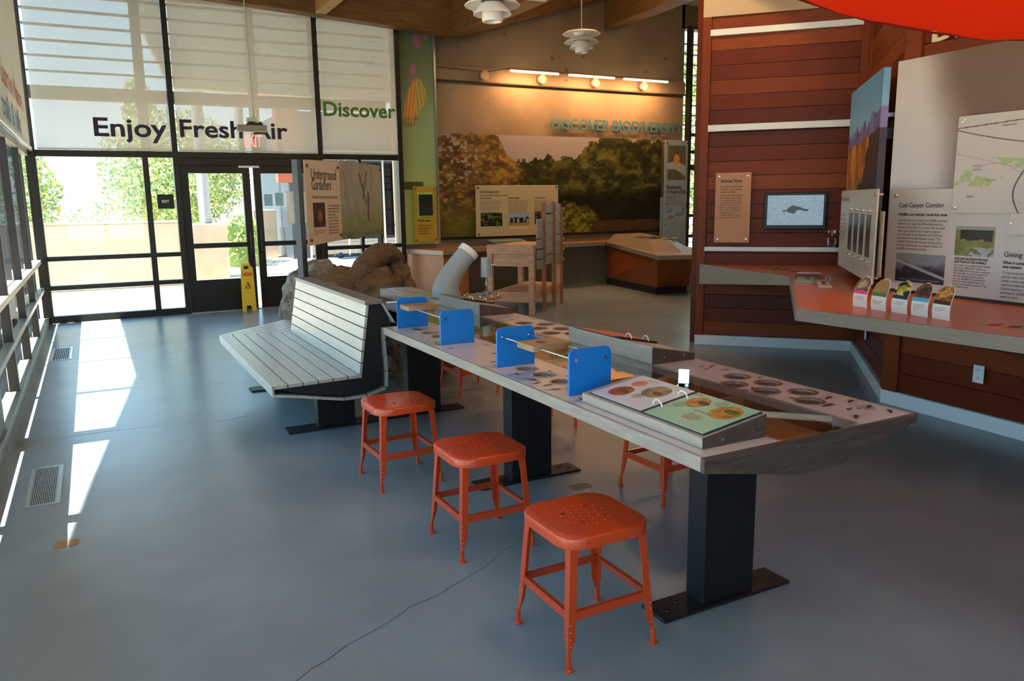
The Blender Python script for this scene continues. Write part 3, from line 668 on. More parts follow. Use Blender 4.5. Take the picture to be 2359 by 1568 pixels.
# shaped end fascia and hull under the table
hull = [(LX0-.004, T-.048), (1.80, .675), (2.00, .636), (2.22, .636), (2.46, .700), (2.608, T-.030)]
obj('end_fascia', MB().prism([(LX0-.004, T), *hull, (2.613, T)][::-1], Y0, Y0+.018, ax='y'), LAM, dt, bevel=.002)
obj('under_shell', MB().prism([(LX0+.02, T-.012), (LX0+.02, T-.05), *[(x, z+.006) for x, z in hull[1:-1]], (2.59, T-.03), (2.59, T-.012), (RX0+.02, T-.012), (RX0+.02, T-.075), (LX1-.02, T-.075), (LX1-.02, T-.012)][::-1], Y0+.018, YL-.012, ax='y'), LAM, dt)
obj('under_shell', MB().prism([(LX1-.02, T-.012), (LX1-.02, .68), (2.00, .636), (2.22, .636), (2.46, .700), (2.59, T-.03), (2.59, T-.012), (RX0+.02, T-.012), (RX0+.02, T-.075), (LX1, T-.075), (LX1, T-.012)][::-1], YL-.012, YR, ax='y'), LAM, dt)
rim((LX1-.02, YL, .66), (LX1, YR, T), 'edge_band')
# trough bottoms by theme
zt = T-.072
def trough(y0, y1, m_, name, lab):
    nx, ny = 12, int((y1-y0)/.03)+1; mb = MB(); v = []
    for j in range(ny+1):
        for i in range(nx+1):
            x = LX1+(RX0-LX1)*i/nx; y = y0+(y1-y0)*j/ny; v.append((x, y, zt + .014*float(fbm(np.array([x*14.]), np.array([y*14.]), 4)[0])))
    mb.add(v, [(j*(nx+1)+i, j*(nx+1)+i+1, (j+1)*(nx+1)+i+1, (j+1)*(nx+1)+i) for j in range(ny) for i in range(nx)])
    o = obj(name, mb, m_, dt, smooth=True, label=lab); return o
trough(Y0+.02, 2.34, mat('orange_soil', 'a67c44', .8, noise=.2, scale=25, bump=.3), 'trough_soil', 'orange soil bed'); trough(2.34, 3.62, SAND, 'trough_soil', 'tan sand bed'); trough(3.62, 4.30, LEAFL, 'trough_soil', 'brown leaf litter bed'); trough(4.30, 5.3, GRASSF, 'trough_soil', 'green model grass bed'); trough(5.3, 6.98, mat('brown_soil', '7a5c3c', .9, noise=.3, scale=20, bump=.4), 'trough_soil', 'brown soil bed')
for y0, y1 in ((Y0+.02, 2.34), (2.34, 3.62), (3.62, 4.8)): box('trough_lining', (RX0-.006, y0, zt), (RX0, y1, T-.028), REDWOOD_IN, dt)
box('glass_cover', (LX1-.012, Y0+.03, T+.0005), (RX0+.012, YL+1.2, T+.005), ACRYL, dt)
for y in (2.34, 3.62, 4.3, 5.3): box('divider', (LX1, y-.006, zt), (RX0, y+.006, T-.012), MDF, dt)
mb = MB(); rs = random.Random(5)
for k in range(34):
    x = rs.uniform(LX1+.04, RX0-.04); y = rs.uniform(3.66, 4.28); r_ = rs.uniform(.008, .026)
    mb.lathe([(0, r_), (r_*.7, r_*.75), (r_, r_*.2), (r_*.8, -.01)], (x, y, zt+.01), 7)
obj('pebble_scatter', mb, ROCKG, dt, kind='stuff')
mb = MB()
for (cx, cy) in ((2.06, 3.32), (2.14, 3.25), (2.2, 3.38), (2.05, 2.72), (2.12, 2.68)):
    for k in range(6):
        a = rs.uniform(0, 6.3); l_ = rs.uniform(.015, .035); mb.tube([(cx, cy, zt+.008), (cx+l_*math.cos(a), cy+l_*math.sin(a), zt+.008+l_)], .0035, 5)
obj('model_plants', mb, mat('dry_plant', '4f4420', .8), dt, kind='stuff')
# insect prints on the tops
def bug(mb, x, y, a, s, kind):
    s *= .95
    ca, sa = math.cos(a), math.sin(a)
    def P(u, v): return (x+ca*u*s-sa*v*s, y+sa*u*s+ca*v*s, T+.0016)
    def ell(cu, cv, ru, rv, n=9): mb.add([P(cu+ru*math.cos(2*math.pi*k/n), cv+rv*math.sin(2*math.pi*k/n)) for k in range(n)], [tuple(range(n))])
    def leg(p, q, w_=.035):
        d = Vector((q[0]-p[0], q[1]-p[1])).normalized(); n_ = (-d.y*w_, d.x*w_); mb.add([P(p[0]-n_[0], p[1]-n_[1]), P(q[0]-n_[0]*.5, q[1]-n_[1]*.5), P(q[0]+n_[0]*.5, q[1]+n_[1]*.5), P(p[0]+n_[0], p[1]+n_[1])], [(0, 1, 2, 3)])
    if kind == 0:
        ell(0, 0, .5, .2); ell(.6, 0, .18, .14)
        for k in (-.3, 0, .3):
            for s_ in (-1, 1): leg((k, .1*s_), (k+.15*(k if k else .2)*3, .5*s_))
    elif kind == 1:
        ell(0, 0, .55, .11); leg((.5, .03), (1.5, .25), .02); leg((.5, -.03), (1.5, -.2), .02)
        for k in (-.25, .05, .3):
            for s_ in (-1, 1): leg((k, .05*s_), (k-.15, .42*s_))
    else: ell(0, 0, .42, .3)
mb = MB(); rs = random.Random(11)
lb = [(1.70, 2.585, 3.4, .085, 1), (1.66, 4.02, .3, .03, 0), (1.67, 3.88, 2, .03, 0), (1.80, 3.62, 1, .03, 0), (1.86, 3.55, .8, .03, 0), (1.78, 3.52, .5, .045, 1), (1.70, 3.43, .2, .035, 0), (1.69, 3.32, 3.3, .055, 1),
      (1.67, 3.12, 1.5, .03, 0), (1.68, 2.98, 2, .06, 1), (1.83, 3.1, .2, .03, 2), (1.66, 2.92, .4, .035, 0), (1.68, 2.86, .2, .05, 1), (1.85, 2.97, 1, .03, 2), (1.67, 2.78, 2.9, .05, 1), (1.66, 4.42, 1, .025, 2), (1.67, 4.3, 1, .025, 2), (1.67, 4.2, 1, .025, 2), (1.67, 4.1, 1, .025, 2), (1.67, 4.5, .6, .025, 0), (1.84, 2.68, .2, .03, 0), (1.88, 3.86, 2, .03, 0), (1.88, 3.42, 1, .025, 0)]
for q in lb: bug(mb, *q)
obj('insect_prints', mb, mat('bug_ink', '231f24', .5), dt, kind='stuff')
mb = MB()
rb = [(2.56, 2.80, .5, .03, 0), (2.53, 2.78, 1, .028, 0), (2.50, 2.81, .2, .028, 0), (2.48, 2.76, .1, .03, 0), (2.55, 2.70, 3, .045, 1), (2.56, 2.50, 0, .032, 0), (2.335, 2.36, 3.3, .05, 1), (2.39, 2.37, 1, .03, 0), (2.36, 2.26, 3, .06, 1), (2.40, 2.17, 2, .032, 2), (2.44, 2.02, 3.2, .06, 0), (2.53, 2.10, 3.5, .05, 0), (2.56, 2.02, 3.6, .05, 0), (2.55, 1.93, 3.7, .05, 0), (2.56, 1.85, 4, .045, 0), (2.45, 1.94, .5, .035, 2), (2.39, 1.86, 3.8, .05, 0),
      (2.47, 1.945, 1, .016, 0), (2.485, 1.925, 1, .016, 0), (2.50, 1.905, 1, .016, 2), (2.36, 4.68, .2, .05, 1), (2.44, 4.62, .2, .04, 1), (2.52, 4.70, .5, .03, 0), (2.40, 4.74, 2, .03, 0), (2.57, 4.56, 2, .03, 0), (2.48, 4.78, 1, .03, 0), (2.36, 4.6, .2, .04, 1)]
for k in range(18): rb.append((2.36+.2*rs.random(), 5.9+1.0*rs.random(), rs.uniform(0, 6), .045, rs.choice((0, 1, 0))))
for q in rb: bug(mb, *q)
obj('insect_prints', mb, mat('bug_ink_brown', '3c211a', .5), dt, kind='stuff')
me = text_mesh('Which animals live here?\nCan you find them all?\nLook closely underground\nand on the surface', .011, flat=True); me.materials.append(mat('violet_ink', '5a4a66', .6)); o = link('printed_note', me, dt, (2.53, 1.99, T+.0018), (0, 0, R(-90)))
# pedestals
for k, yy in enumerate((2.13, 3.69, 5.31)):
    p = obj('pedestal', MB().box((1.935, yy, .012), (2.19, yy+.10, .64)), DARKBLUE, dt, bevel=.004)
    box('base_plate', (1.735, yy-.02, 0), (2.375, yy+.12, .013), BLACK, p, bevel=.003)
    for x in (1.79, 1.86, 2.28, 2.33): obj('bolt', MB().lathe([(0, .019), (.009, .018), (.011, .013)], (x, yy+.035 if x in (1.79, 2.33) else yy+.07, 0), 8), mat('bolt_dark', '2a2a2c', .35, .8), p)

# =================================================================== BLUE LENS STANDS
def lens_stand(y0, y1, ys, label):
    t = thing('lens_stand', label, 'stand', (1.655, y0, T+.001), group=None)
    D = y1-y0; H = .192; W_ = .205
    for q, yy in ((0, 0), (1, D-.012)):
        prof = [(0, 0), (W_, 0)] + [(x, z) for x, z in rrect(0, 0, W_, H, .028, 5)[:12]]
        o = obj('side_plate', MB().prism(prof, yy, yy+.012, ax='y'), BLUE, t, bevel=.0012)
        for x in (.03, W_-.032):
            obj('bolt_cap', MB().tube([(x, yy-.004, H-.045), (x, yy, H-.045)], .0075, 12), CHROME, o)
    for x in (.03, W_-.032): obj('rod', MB().tube([(x, .004, H-.045), (x, D-.004, H-.045)], .0048, 10), CHROME, t, smooth='auto')
    me = plate(rrect(.0, ys, W_, ys+.15, .004, 1), [(.102, ys+.075, .042)], H-.058, H-.032, 'slider'); me.materials.append(MDF); s = link('lens_slider', me, t)
    obj('lens', MB().lathe([(.0, .004), (.03, .0), (.0425, -.006), (.0425, -.02), (0, -.022)], (.102, ys+.075, H-.036), 20), ACRYL, s, smooth=True)
lens_stand(2.645, 3.305, .30, 'nearer blue lens stand with sliding wooden magnifier on the table')
lens_stand(3.985, 4.70, .50, 'farther blue lens stand with sliding wooden magnifier, close to the bench end')

# =================================================================== FLIP BOOKS
def wedge(name, label, x0, x1, y0, y1, zl, zr):
    t = thing(name, label, 'book stand', (x0, y0, T+.002)); W_, D = x1-x0, y1-y0
    obj('case', MB().prism([(0, 0), (W_, 0), (W_, zr), (0, zl)], 0, D, ax='y'), LAM_LIT, t, bevel=.002); obj('shaded_end', MB().prism([(0, 0), (W_, 0), (W_, zr), (0, zl)], -.0025, 0, ax='y'), LAM, t)  # thin dark laminate sheet paints the end face as shaded
    sl = (zr-zl)/W_
    for k, x in enumerate((W_*.3, W_*.78)): obj('screw', MB().tube([(x, -.006, (zl+sl*x)*.42), (x, -.002, (zl+sl*x)*.42)], .004, 8), CHROME, t)
    return t, W_, D, sl
t, W_, D, sl = wedge('book_stand', 'sloping wooden stand holding an open insect flip book at the table end', 1.652, 1.925, 1.845, 2.545, .036, .078)
bk = thing('flip_book', 'open ring-bound insect book with one white and one mint green page', 'book', (1.652, 1.845, T+.002)); zz = .036
def slab(name, x0, y0, x1, y1, d0, d1, m_, p):
    ang = math.atan(sl); n_ = (-math.sin(ang), math.cos(ang))
    def Q(x, y, d): return (x+n_[0]*d, y, zz+sl*x+n_[1]*d)
    return obj(name, MB().hexa([Q(x0, y0, d0), Q(x1, y0, d0), Q(x1, y1, d0), Q(x0, y1, d0)], [Q(x0, y0, d1), Q(x1, y0, d1), Q(x1, y1, d1), Q(x0, y1, d1)]), m_, p)
slab('back_board', .016, .012, W_-.004, D-.03, .0006, .004, mat('book_board', '1f2328', .5), bk)
pgW = slab('white_page', .018, .345, W_-.006, D-.04, .0045, .0065, mat('page_white', 'c4c4cc', .3), bk); pgG = slab('green_page', .018, .018, W_-.006, .325, .0045, .0065, mat('page_mint', '86b89c', .3), bk)
SB = [mat('spot_%s' % a, b, .35, col2=c, scale=28, detail=3) for a, b, c in (('rust', 'b0501c', '5c1c14'), ('lichen', '9a9468', '3a3020'), ('amber', 'c98a28', '5a2a12'), ('gold', 'd39a2c', '7a4414'), ('coral', 'd98a6c', 'c47a5c'), ('sage', '7aa58a', '6b9a7e'), ('creamy', 'b9bf9c', 'a9b08c'))]
def spot(cx, cy, r, m_, p, d=.0072, bugc=None, n=26, ry=None):
    ang = math.atan(sl); mb = MB(); v = []
    ry = ry or r
    for k in range(n):
        a = 2*math.pi*k/n; x = cx+r*math.cos(a); y = cy+ry*math.sin(a); v.append((x-math.sin(ang)*d, y, zz+sl*x+math.cos(ang)*d))
    mb.add(v, [tuple(range(n))]); return obj('printed_circle', mb, m_, p)
DK = mat('beetle_ink', '3a2418', .4); DKG = mat('beetle_green', '3f5a1c', .4); DKR = mat('beetle_red', '7a2a1a', .4)
spot(.10, .575, .050, SB[0], pgW); spot(.105, .57, .012, DK, pgW, .0076, ry=.033); spot(.195, .585, .033, SB[4], pgW, .0070)
spot(.175, .455, .058, SB[1], pgW); spot(.165, .435, .014, DKR, pgW, .0076, ry=.026); spot(.105, .475, .026, mat('pale_grey_ink', 'b0b0ac', .5), pgW, .0070)
spot(.195, .245, .046, SB[2], pgG); spot(.20, .22, .014, DK, pgG, .0076, ry=.026); spot(.145, .285, .026, SB[5], pgG, .0070)
spot(.185, .095, .058, SB[3], pgG); spot(.20, .08, .018, DKG, pgG, .0076, ry=.034); spot(.235, .165, .024, SB[5], pgG, .0070); spot(.085, .155, .038, SB[6], pgG, .0070)
def slant_text(s_, x, y, size, p, m_=INK, wd=None):
    me = text_mesh(s_, size, flat=True, align='CENTER'); me.transform(Matrix.Rotation(R(-90), 4, 'Z'))
    ang = math.atan(sl); me.transform(Matrix.Rotation(-ang, 4, 'Y')); me.materials.append(m_); return link('lettering', me, p, (x-math.sin(ang)*.008, y, zz+sl*x+math.cos(ang)*.008))
slant_text('Insects use the\nsoil to lay eggs,\nhunt and hide from\nthe heat of the\nlong dry day', .108, .155, .0105, pgG); slant_text('IN YOUR SOIL?', .135, .155, .013, pgG); slant_text('BEETLE', .245, .30, .014, pgG); slant_text('Beetles\nhelp break down\ndead wood', .205, .585, .0085, pgW); slant_text('LOOK AT ME', .237, .56, .010, pgW); slant_text('A wingless\nhunter that\nroams at night', .112, .475, .007, pgW)
for x in (.085, .20):
    pts = [(x, .335+.026*math.cos(a), zz+sl*x+.004+.024*math.sin(a)) for a in [math.pi*k/10 for k in range(11)]]
    obj('binder_ring', MB().tube(pts, .0028, 8), WHITE, bk, smooth=True)
for (y0, y1, lab, lab2, disc_) in ((2.965, 3.72, 'wooden book stand on the far-side tray beside the trough, nearer the table end', 'black binder with white rings resting on the nearer far-side stand, orange page open', False), (4.885, 5.62, 'wooden book stand on the far-side tray below the grey bent tube', 'black binder with white rings on the stand below the grey bent tube', True)):
    t = thing('book_stand', lab, 'book stand', (RX0+.012, y0, T+.002)); W2, D2 = .262, y1-y0
    obj('case', MB().prism([(0, 0), (W2, 0), (W2, .032), (0, .085)], 0, D2, ax='y'), LAM_LIT, t, bevel=.002); obj('shaded_end', MB().prism([(0, 0), (W2, 0), (W2, .032), (0, .085)], -.003, 0, ax='y'), LAM, t)  # end face again darkened by colour, lit laminate on the sides
    for x in (.07, .19): obj('screw', MB().tube([(x, -.006, .03), (x, -.003, .03)], .004, 8), CHROME, t)
    obj('screw', MB().tube([(-.003, .16, .03), (0, .16, .03)], .004, 8), CHROME, t)
    b = thing('binder', lab2, 'book', (RX0+.012, y0, T+.002))
    def Q(x, y, d): return (x, y, .085-.053/W2*x+d)
    def sl2(nm, x0, ya, x1, yb, d0, d1, m_): return obj(nm, MB().hexa([Q(x0, ya, d0), Q(x1, ya, d0), Q(x1, yb, d0), Q(x0, yb, d0)], [Q(x0, ya, d1), Q(x1, ya, d1), Q(x1, yb, d1), Q(x0, yb, d1)]), m_, b)
    sl2('board', .01, .30, W2-.006, D2-.04, .0012, .004, BLACK); sl2('spine', .01, .285, W2-.006, .318, .0015, .012, mat('spine_brown', '2a1714', .5)); sl2('page', .012, .325, W2+.02, D2-.05, .005, .0075, mat('page_orange', 'b5582c', .4) if not disc_ else MDF)
    for x in (.08, .19):
        pts = [(x, .30+.026*math.cos(a), .085-.053/W2*x+.008+.026*math.sin(a)) for a in [math.pi*k/10 for k in range(11)]]
        obj('binder_ring', MB().tube(pts, .0028, 8), WHITE, b, smooth=True)
# little mirror on the trough glass
MR_T = R(-14)
mr = thing('mirror_block', 'small upright mirror tile on the trough glass reflecting the bright windows', 'mirror', (2.165, 2.545, T+.012), R(-42)); mr.rotation_euler = (MR_T, 0, R(-42))
box('mirror_face', (-.022, -.002, .002), (.022, 0, .062), mat('mirror', 'f2f2f2', .02, 1.), mr); box('backing', (-.024, 0, 0), (.024, .007, .064), BLACK, mr, bevel=.001)

# grey bent tube, eyepiece and plinth
el = thing('viewing_tube', 'fat grey bent tube with a white rim standing on the table', 'tube', (2.60, 5.98, T))
path = [(0, 0, .0), (0, 0, .03), (-.004, -.0, .07), (.006, 0, .12), (.03, 0, .18), (.062, 0, .24), (.10, 0, .30), (.142, 0, .36)]
path = [(-.055+p[0]*1.35, p[1]*1., p[2]*.99) for p in path]
obj('tube_body', MB().tube(path, [.118, .118, .112, .104, .095, .088, .084, .082], 28), PVC, el, smooth='auto')
e_ = Vector(path[-1]); d_ = (Vector(path[-1])-Vector(path[-2])).normalized()
obj('rim', MB().tube([e_-d_*.004, e_+d_*.045], .088, 28), PVCW, el, smooth='auto', label='white rim'); obj('opening', MB().tube([e_+d_*.0455, e_+d_*.046], .074, 24), mat('dark_inside', '33302c', .8), el)
obj('base_flange', MB().lathe([(.128, 0), (.128, .012), (.118, .014)], (-.055, 0, 0), 28), mat('flange_grey', '6b7074', .4), el, smooth='auto')
ep = thing('hanging_eyepiece', 'slim grey cylinder eyepiece on a chrome stalk behind the bent tube', 'scope', (2.845, 5.84, T+.031))
obj('stalk', MB().tube([(0, 0, 0), (0, 0, .15)], [.006, .004], 8), CHROME, ep); obj('cone_tip', MB().tube([(0, 0, .07), (0, 0, .14)], [.010, .003], 10), mat('pale_green_tip', 'b8c79a', .4), ep)
obj('barrel', MB().tube([(0, 0, .14), (0, 0, .30)], [.046, .040], 20), PVC, ep, smooth='auto'); obj('knob', MB().lathe([(0, -.012), (.012, -.008), (.015, 0), (.012, .008), (0, .012)], (.063, -.01, .235), 12), CHROME, ep, smooth=True); obj('knob_arm', MB().tube([(.035, -.005, .235), (.055, -.01, .235)], .004, 8), CHROME, ep)
pl_ = thing('specimen_disc', 'round plywood disc with clear domes and screws beside the bent tube', 'tray', (2.78, 5.80, T))
obj('disc', MB().lathe([(0, .0), (.155, 0), (.165, .006), (.165, .022), (.15, .03), (0, .03)], (0, 0, 0), 32), MDF, pl_, smooth='auto')
for k, (x, y) in enumerate(((.06, .02), (.09, -.05), (-.04, -.08))): obj('dome', MB().lathe([(.034, 0), (.032, .016), (.02, .028), (0, .032)], (x, y, .03), 16), GREYGLOSS, pl_, smooth=True)
for k in range(9): obj('screw', MB().lathe([(0, .006), (.004, .005), (.005, 0)], (.14*math.cos(k*.7), .14*math.sin(k*.7), .03), 8), CHROME, pl_)

# =================================================================== STOOLS
def leg_mb(sx_, sy_):
    mb = MB(); top, zt_ = .150, .425; bot = .178
    secs = [(.425, .040, .0), (.40, .034, 0), (.36, .030, 0), (.15, .030, 0), (.10, .026, 0), (.06, .013, 0), (.02, .011, 0)]
    prev = None; v = []
    for z, fw, _ in secs:
        o_ = bot+(top-bot)*(z/.425)+.004; t_ = .0045
        pts = [(o_, o_), (o_-fw, o_), (o_-fw, o_-t_), (o_-t_, o_-t_), (o_-t_, o_-fw), (o_, o_-fw)]
        v.append([(x*sx_, y*sy_, z) for x, y in pts])
    n = 6; V = [p for s in v for p in s]; F = []
    for i in range(len(v)-1):
        for k in range(n):
            q = (i*n+k, i*n+(k+1) % n, (i+1)*n+(k+1) % n, (i+1)*n+k); F.append(q if sx_*sy_ > 0 else q[::-1])
    F.append(tuple(range(n)) if sx_*sy_ < 0 else tuple(range(n))[::-1]); F.append(tuple((len(v)-1)*n+k for k in range(n)))
    mb.add(V, F); b_ = (bot-.002)
    mb.tube([(b_*sx_, b_*sy_, .055), (b_*sx_, b_*sy_, .006)], [.0095, .0095], 10); mb.lathe([(0, 0), (.0155, 0), (.0155, .006), (.009, .009)], (b_*sx_, b_*sy_, 0), 12)
    return mb
HOLE = mat('punched_hole', 'c9a89a', .6); HOLED = mat('dark_hole', '2a0c06', .6)
def make_stool(label, group):
    t = thing('metal_stool', label, 'stool', group=group)
    mb = MB(); h = .457
    rings = []
    for ins, z, r_ in ((.0, .418, .088), (.0, .4495, .088), (.0015, .4535, .087), (.005, .4562, .085), (.010, .4572, .082), (.03, .4568, .07), (.06, .4558, .055), (.12, .4550, .04)):
        rings.append([(x, y, z) for x, y in rrect(-.18+ins, -.18+ins, .18-ins, .18-ins, r_, 5)])
    inner = [[(x, y, z) for x, y in rrect(-.176, -.176, .176, .176, .081, 5)] for z in (.418, .44)]
    allr = [inner[1], inner[0]]+rings; n = len(rings[0]); V = [p for s in allr for p in s]; F = []
    for i in range(len(allr)-1):
        for k in range(n): F.append((i*n+k, i*n+(k+1) % n, (i+1)*n+(k+1) % n, (i+1)*n+k))
    F.append(tuple((len(allr)-1)*n+k for k in range(n))); F.append(tuple(range(n))[::-1]); mb.add(V, F)
    s = obj('seat', mb, ORANGE_STEEL, t, smooth='auto')
    mb = MB()
    for r_, nn, ph in ((.022, 4, .3), (.048, 8, .1), (.085, 14, .2)):
        for k in range(nn): a = 2*math.pi*k/nn+ph; mb.disc((r_*math.cos(a), r_*math.sin(a), .4566), .0030, 8)
    for k in range(4): mb.disc((.15*(1 if k in (0, 1) else -1), .15*(1 if k in (0, 3) else -1), .4585), .0028, 8)
    obj('punched_holes', mb, HOLE, s, kind='stuff')
    for k in range(4):
        a = math.pi/4+k*math.pi/2+.2; obj('dimple', MB().lathe([(.0085, .0005), (.006, -.0005), (0, -.0006)], (.075*math.cos(a), .075*math.sin(a), .4568), 12), mat('orange_dark', (.30, .03, .01), .3), s)
    for sx_, sy_ in ((1, 1), (1, -1), (-1, -1), (-1, 1)):
        l = obj('leg', leg_mb(sx_, sy_), ORANGE_STEEL, t, bevel=.001)
        mb = MB()
        for k in range(5):
            z = .06+k*.024; o_ = .178+(.150-.178)*(z/.425)+.0045
            mb.add([((o_-.006)*sx_, (o_)*sy_, z), ((o_-.0105)*sx_, (o_)*sy_, z), ((o_-.0105)*sx_, (o_)*sy_, z+.0045), ((o_-.006)*sx_, o_*sy_, z+.0045)], [(0, 1, 2, 3)])
            mb.add([(o_*sx_, (o_-.006)*sy_, z), (o_*sx_, (o_-.0105)*sy_, z), (o_*sx_, (o_-.0105)*sy_, z+.0045), (o_*sx_, (o_-.006)*sy_, z+.0045)], [(0, 1, 2, 3)])
        obj('adjust_holes', mb, HOLE, l, kind='stuff')
    zr = .185; o_ = .178+(.150-.178)*(zr/.425)
    for sg in (1, -1):
        for ax in (0, 1):
            lo, hi = [-(o_-.004), sg*o_-.002, zr-.015], [o_-.004, sg*o_+.002, zr+.015]
            mb = MB().box(lo, hi); mb.box((lo[0], sg*o_-(.014 if sg > 0 else 0), zr+.012), (hi[0], sg*o_+(0 if sg > 0 else .014), zr+.015))
            if ax: mb.v = [(-y, x, z) for x, y, z in mb.v]
            obj('stretcher', mb, ORANGE_STEEL, t)
    return t
st0 = make_stool('orange metal stool nearest the table end, in front of the end pedestal', 'orange metal stools around the exhibit table')
st0.location = (1.443, 2.208, 0)
for (x, y, a, l_) in ((1.468, 3.12, 0, 'middle one of the three orange stools on the bench side of the table'), (1.430, 4.10, 1, 'orange stool beside the end of the slatted bench'),
                  (2.62, 3.195, 2, 'orange stool half hidden under the far side of the table, next to the end pedestal'), (2.66, 4.62, -2, 'orange stool behind the middle pedestal, only leg ends showing'), (2.655, 5.81, 2, 'orange stool seen beneath the table between the two farther pedestals')):
    c = copy_tree(st0); c.location = (x, y, 0); c.rotation_euler = (0, 0, R(a)); c['label'] = l_

# =================================================================== BENCH
be = thing('slatted_bench', 'silver slatted bench with backrest wrapping around the log sculpture', 'bench', (0, 0, 0))
BX, BY0, BC, SL = .893, 4.88, 7.12, .445
D2v = Vector((math.sin(R(48)), math.cos(R(48)), 0)); 
def bpt(w_, z, seg, end):
    cx, cy = BX+w_, BC-SL*w_
    if seg == 0: return (cx, BY0 if end == 0 else cy, z)
    p = Vector((cx, cy, z)); return tuple(p if end == 0 else p+D2v*.92)
def bprism(poly, seg, y0=None):
    n = len(poly); mb = MB(); v = [bpt(w_, z, seg, 0) for w_, z in poly]+[bpt(w_, z, seg, 1) for w_, z in poly]
    if y0 is not None: v[:n] = [(p[0], y0, p[2]) for p in v[:n]]
    mb.add(v, [tuple(range(n-1, -1, -1)), tuple(range(n, 2*n))]+[(i, (i+1) % n, n+(i+1) % n, n+i) for i in range(n)]); return mb
def quad(a, b, t_, g=.003):
    a, b = Vector(a), Vector(b); d = (b-a).normalized(); n_ = Vector((-d.y, d.x)); a = a+d*g; b = b-d*g
    return [tuple(a), tuple(b), tuple(b+n_*t_), tuple(a+n_*t_)]
prof = [(.015, .415), (.57, .425), (.635, .90), (.72, .90), (.785, .745), (.70, .70), (.715, .36), (.60, .325), (.45, .32), (.30, .345), (.15, .375)]
segs = []
n6 = 6
for k in range(n6): segs.append(((.575*(k)/n6, .415+.012*k/n6), (.575*(k+1)/n6, .415+.012*(k+1)/n6), .022))
bp0, bp1 = Vector((.572, .445)), Vector((.640, .900))
for k in range(6): segs.append((tuple(bp0+(bp1-bp0)*(k/6)), tuple(bp0+(bp1-bp0)*((k+1)/6)), .020))
for seg in (0, 1):
    pr = prof if seg == 0 else [(.015, .415), (.57, .425), (.60, .325), (.45, .32), (.30, .345), (.15, .375)]
    obj('core', bprism(pr, seg, BY0+.02 if seg == 0 else None), CORE, be)
    for a, b, t_ in (segs if seg == 0 else segs[:n6]): obj('slat', bprism(quad(a, b, t_), seg), BENCHM, be, bevel=.002)
    if seg == 0: obj('cap', bprism([(.612, .900), (.735, .900), (.735, .925), (.615, .925)], seg), mat('cap_metal', '7d7f7c', .35, .5), be, bevel=.002)
    low = [(.0, .405), (.0, .385), (.15, .362), (.30, .332), (.45, .305), (.60, .310), (.73, .345), (.735, .45), (.73, .56), (.725, .66), (.72, .745)]
    for i in range(1, len(low)-1 if seg == 0 else 5):
        a, b = low[i], low[i+1]; q = quad(b, a, -.0, .003); d = (Vector(b)-Vector(a)).normalized(); n_ = Vector((d.y, -d.x))*.016
        obj('slat', bprism([(a[0]+d.x*.003, a[1]+d.y*.003), (a[0]+d.x*.003+n_.x, a[1]+d.y*.003+n_.y), (b[0]-d.x*.003+n_.x, b[1]-d.y*.003+n_.y), (b[0]-d.x*.003, b[1]-d.y*.003)], seg), BENCHM, be)
    obj('front_lip', bprism([(-.004, .378), (.012, .378), (.012, .437), (-.004, .437)], seg), BENCHM, be, bevel=.002)
    if seg == 0: obj('rear_slat', bprism([(.725, .90), (.741, .90), (.812, .775), (.796, .77)], seg), BENCHM, be, bevel=.002)
p = obj('pedestal', MB().box((1.265, 5.30, .012), (1.53, 5.40, .335)), DARKBLUE, be, bevel=.003); box('base_plate', (1.055, 5.27, 0), (1.72, 5.43, .013), BLACK, p, bevel=.003)
p = obj('pedestal', MB().box((1.265, 6.70, .012), (1.53, 6.80, .335)), DARKBLUE, be, bevel=.003); box('base_plate', (1.055, 6.67, 0), (1.72, 6.83, .013), BLACK, p, bevel=.003)

# =================================================================== LOG SCULPTURE, BOULDER, SIGN FRAME
from mathutils import noise as mn
def blob(c, rad, seed, amp=.22, sub=4, fr=1.6, squash=None, rz=0.):
    bm = bmesh.new(); bmesh.ops.create_icosphere(bm, subdivisions=sub, radius=1)
    for v in bm.verts:
        p = v.co.copy(); q = p*fr + Vector((seed*3.1, seed*1.7, seed)); d = 1 + amp*(mn.noise(q)*1.2 + .5*mn.noise(q*2.3) + .28*mn.noise(q*5) + .12*mn.noise(q*11))
        p = p*d; x, y = p.x*rad[0], p.y*rad[1]; a = R(rz)
        v.co = Vector((c[0]+x*math.cos(a)-y*math.sin(a), c[1]+x*math.sin(a)+y*math.cos(a), max(0, c[2]+p.z*rad[2])))
    mb = MB(); mb.add([v.co[:] for v in bm.verts], [tuple(v.index for v in f.verts) for f in bm.faces]); bm.free(); return mb
lg = thing('log_sculpture', 'large brown carved fallen log with a thick root lying over it, behind the bench', 'log')
def join(mbs):
    r_ = MB()
    for b in mbs: r_.add(b.v, b.f)
    return r_
obj('trunk', join([blob((2.55, 8.5, .36), (.52, 1.05, .52), 3, .18, 5, 1.6, rz=-25), blob((2.93, 8.75, .46), (.34, .6, .46), 9, .26, 5, 2.4, rz=-20), blob((2.58, 7.75, .28), (.38, .75, .40), 14, .24, 4, 2.2), blob((2.98, 8.1, .30), (.26, .4, .34), 17, .3, 4, 2.4)]), ROCKB, lg, smooth=True)
root = [(2.06, 7.62, .50), (2.2, 7.85, .62), (2.45, 8.15, .77), (2.68, 8.4, .92), (2.9, 8.62, 1.0), (3.08, 8.78, .94), (3.18, 8.88, .74)]
o = obj('root', MB().tube(root, [.08, .115, .125, .135, .145, .13, .08], 14), ROOTM, lg, smooth=True)
md = o.modifiers.new('sub', 'SUBSURF'); md.levels = 2; md.render_levels = 2
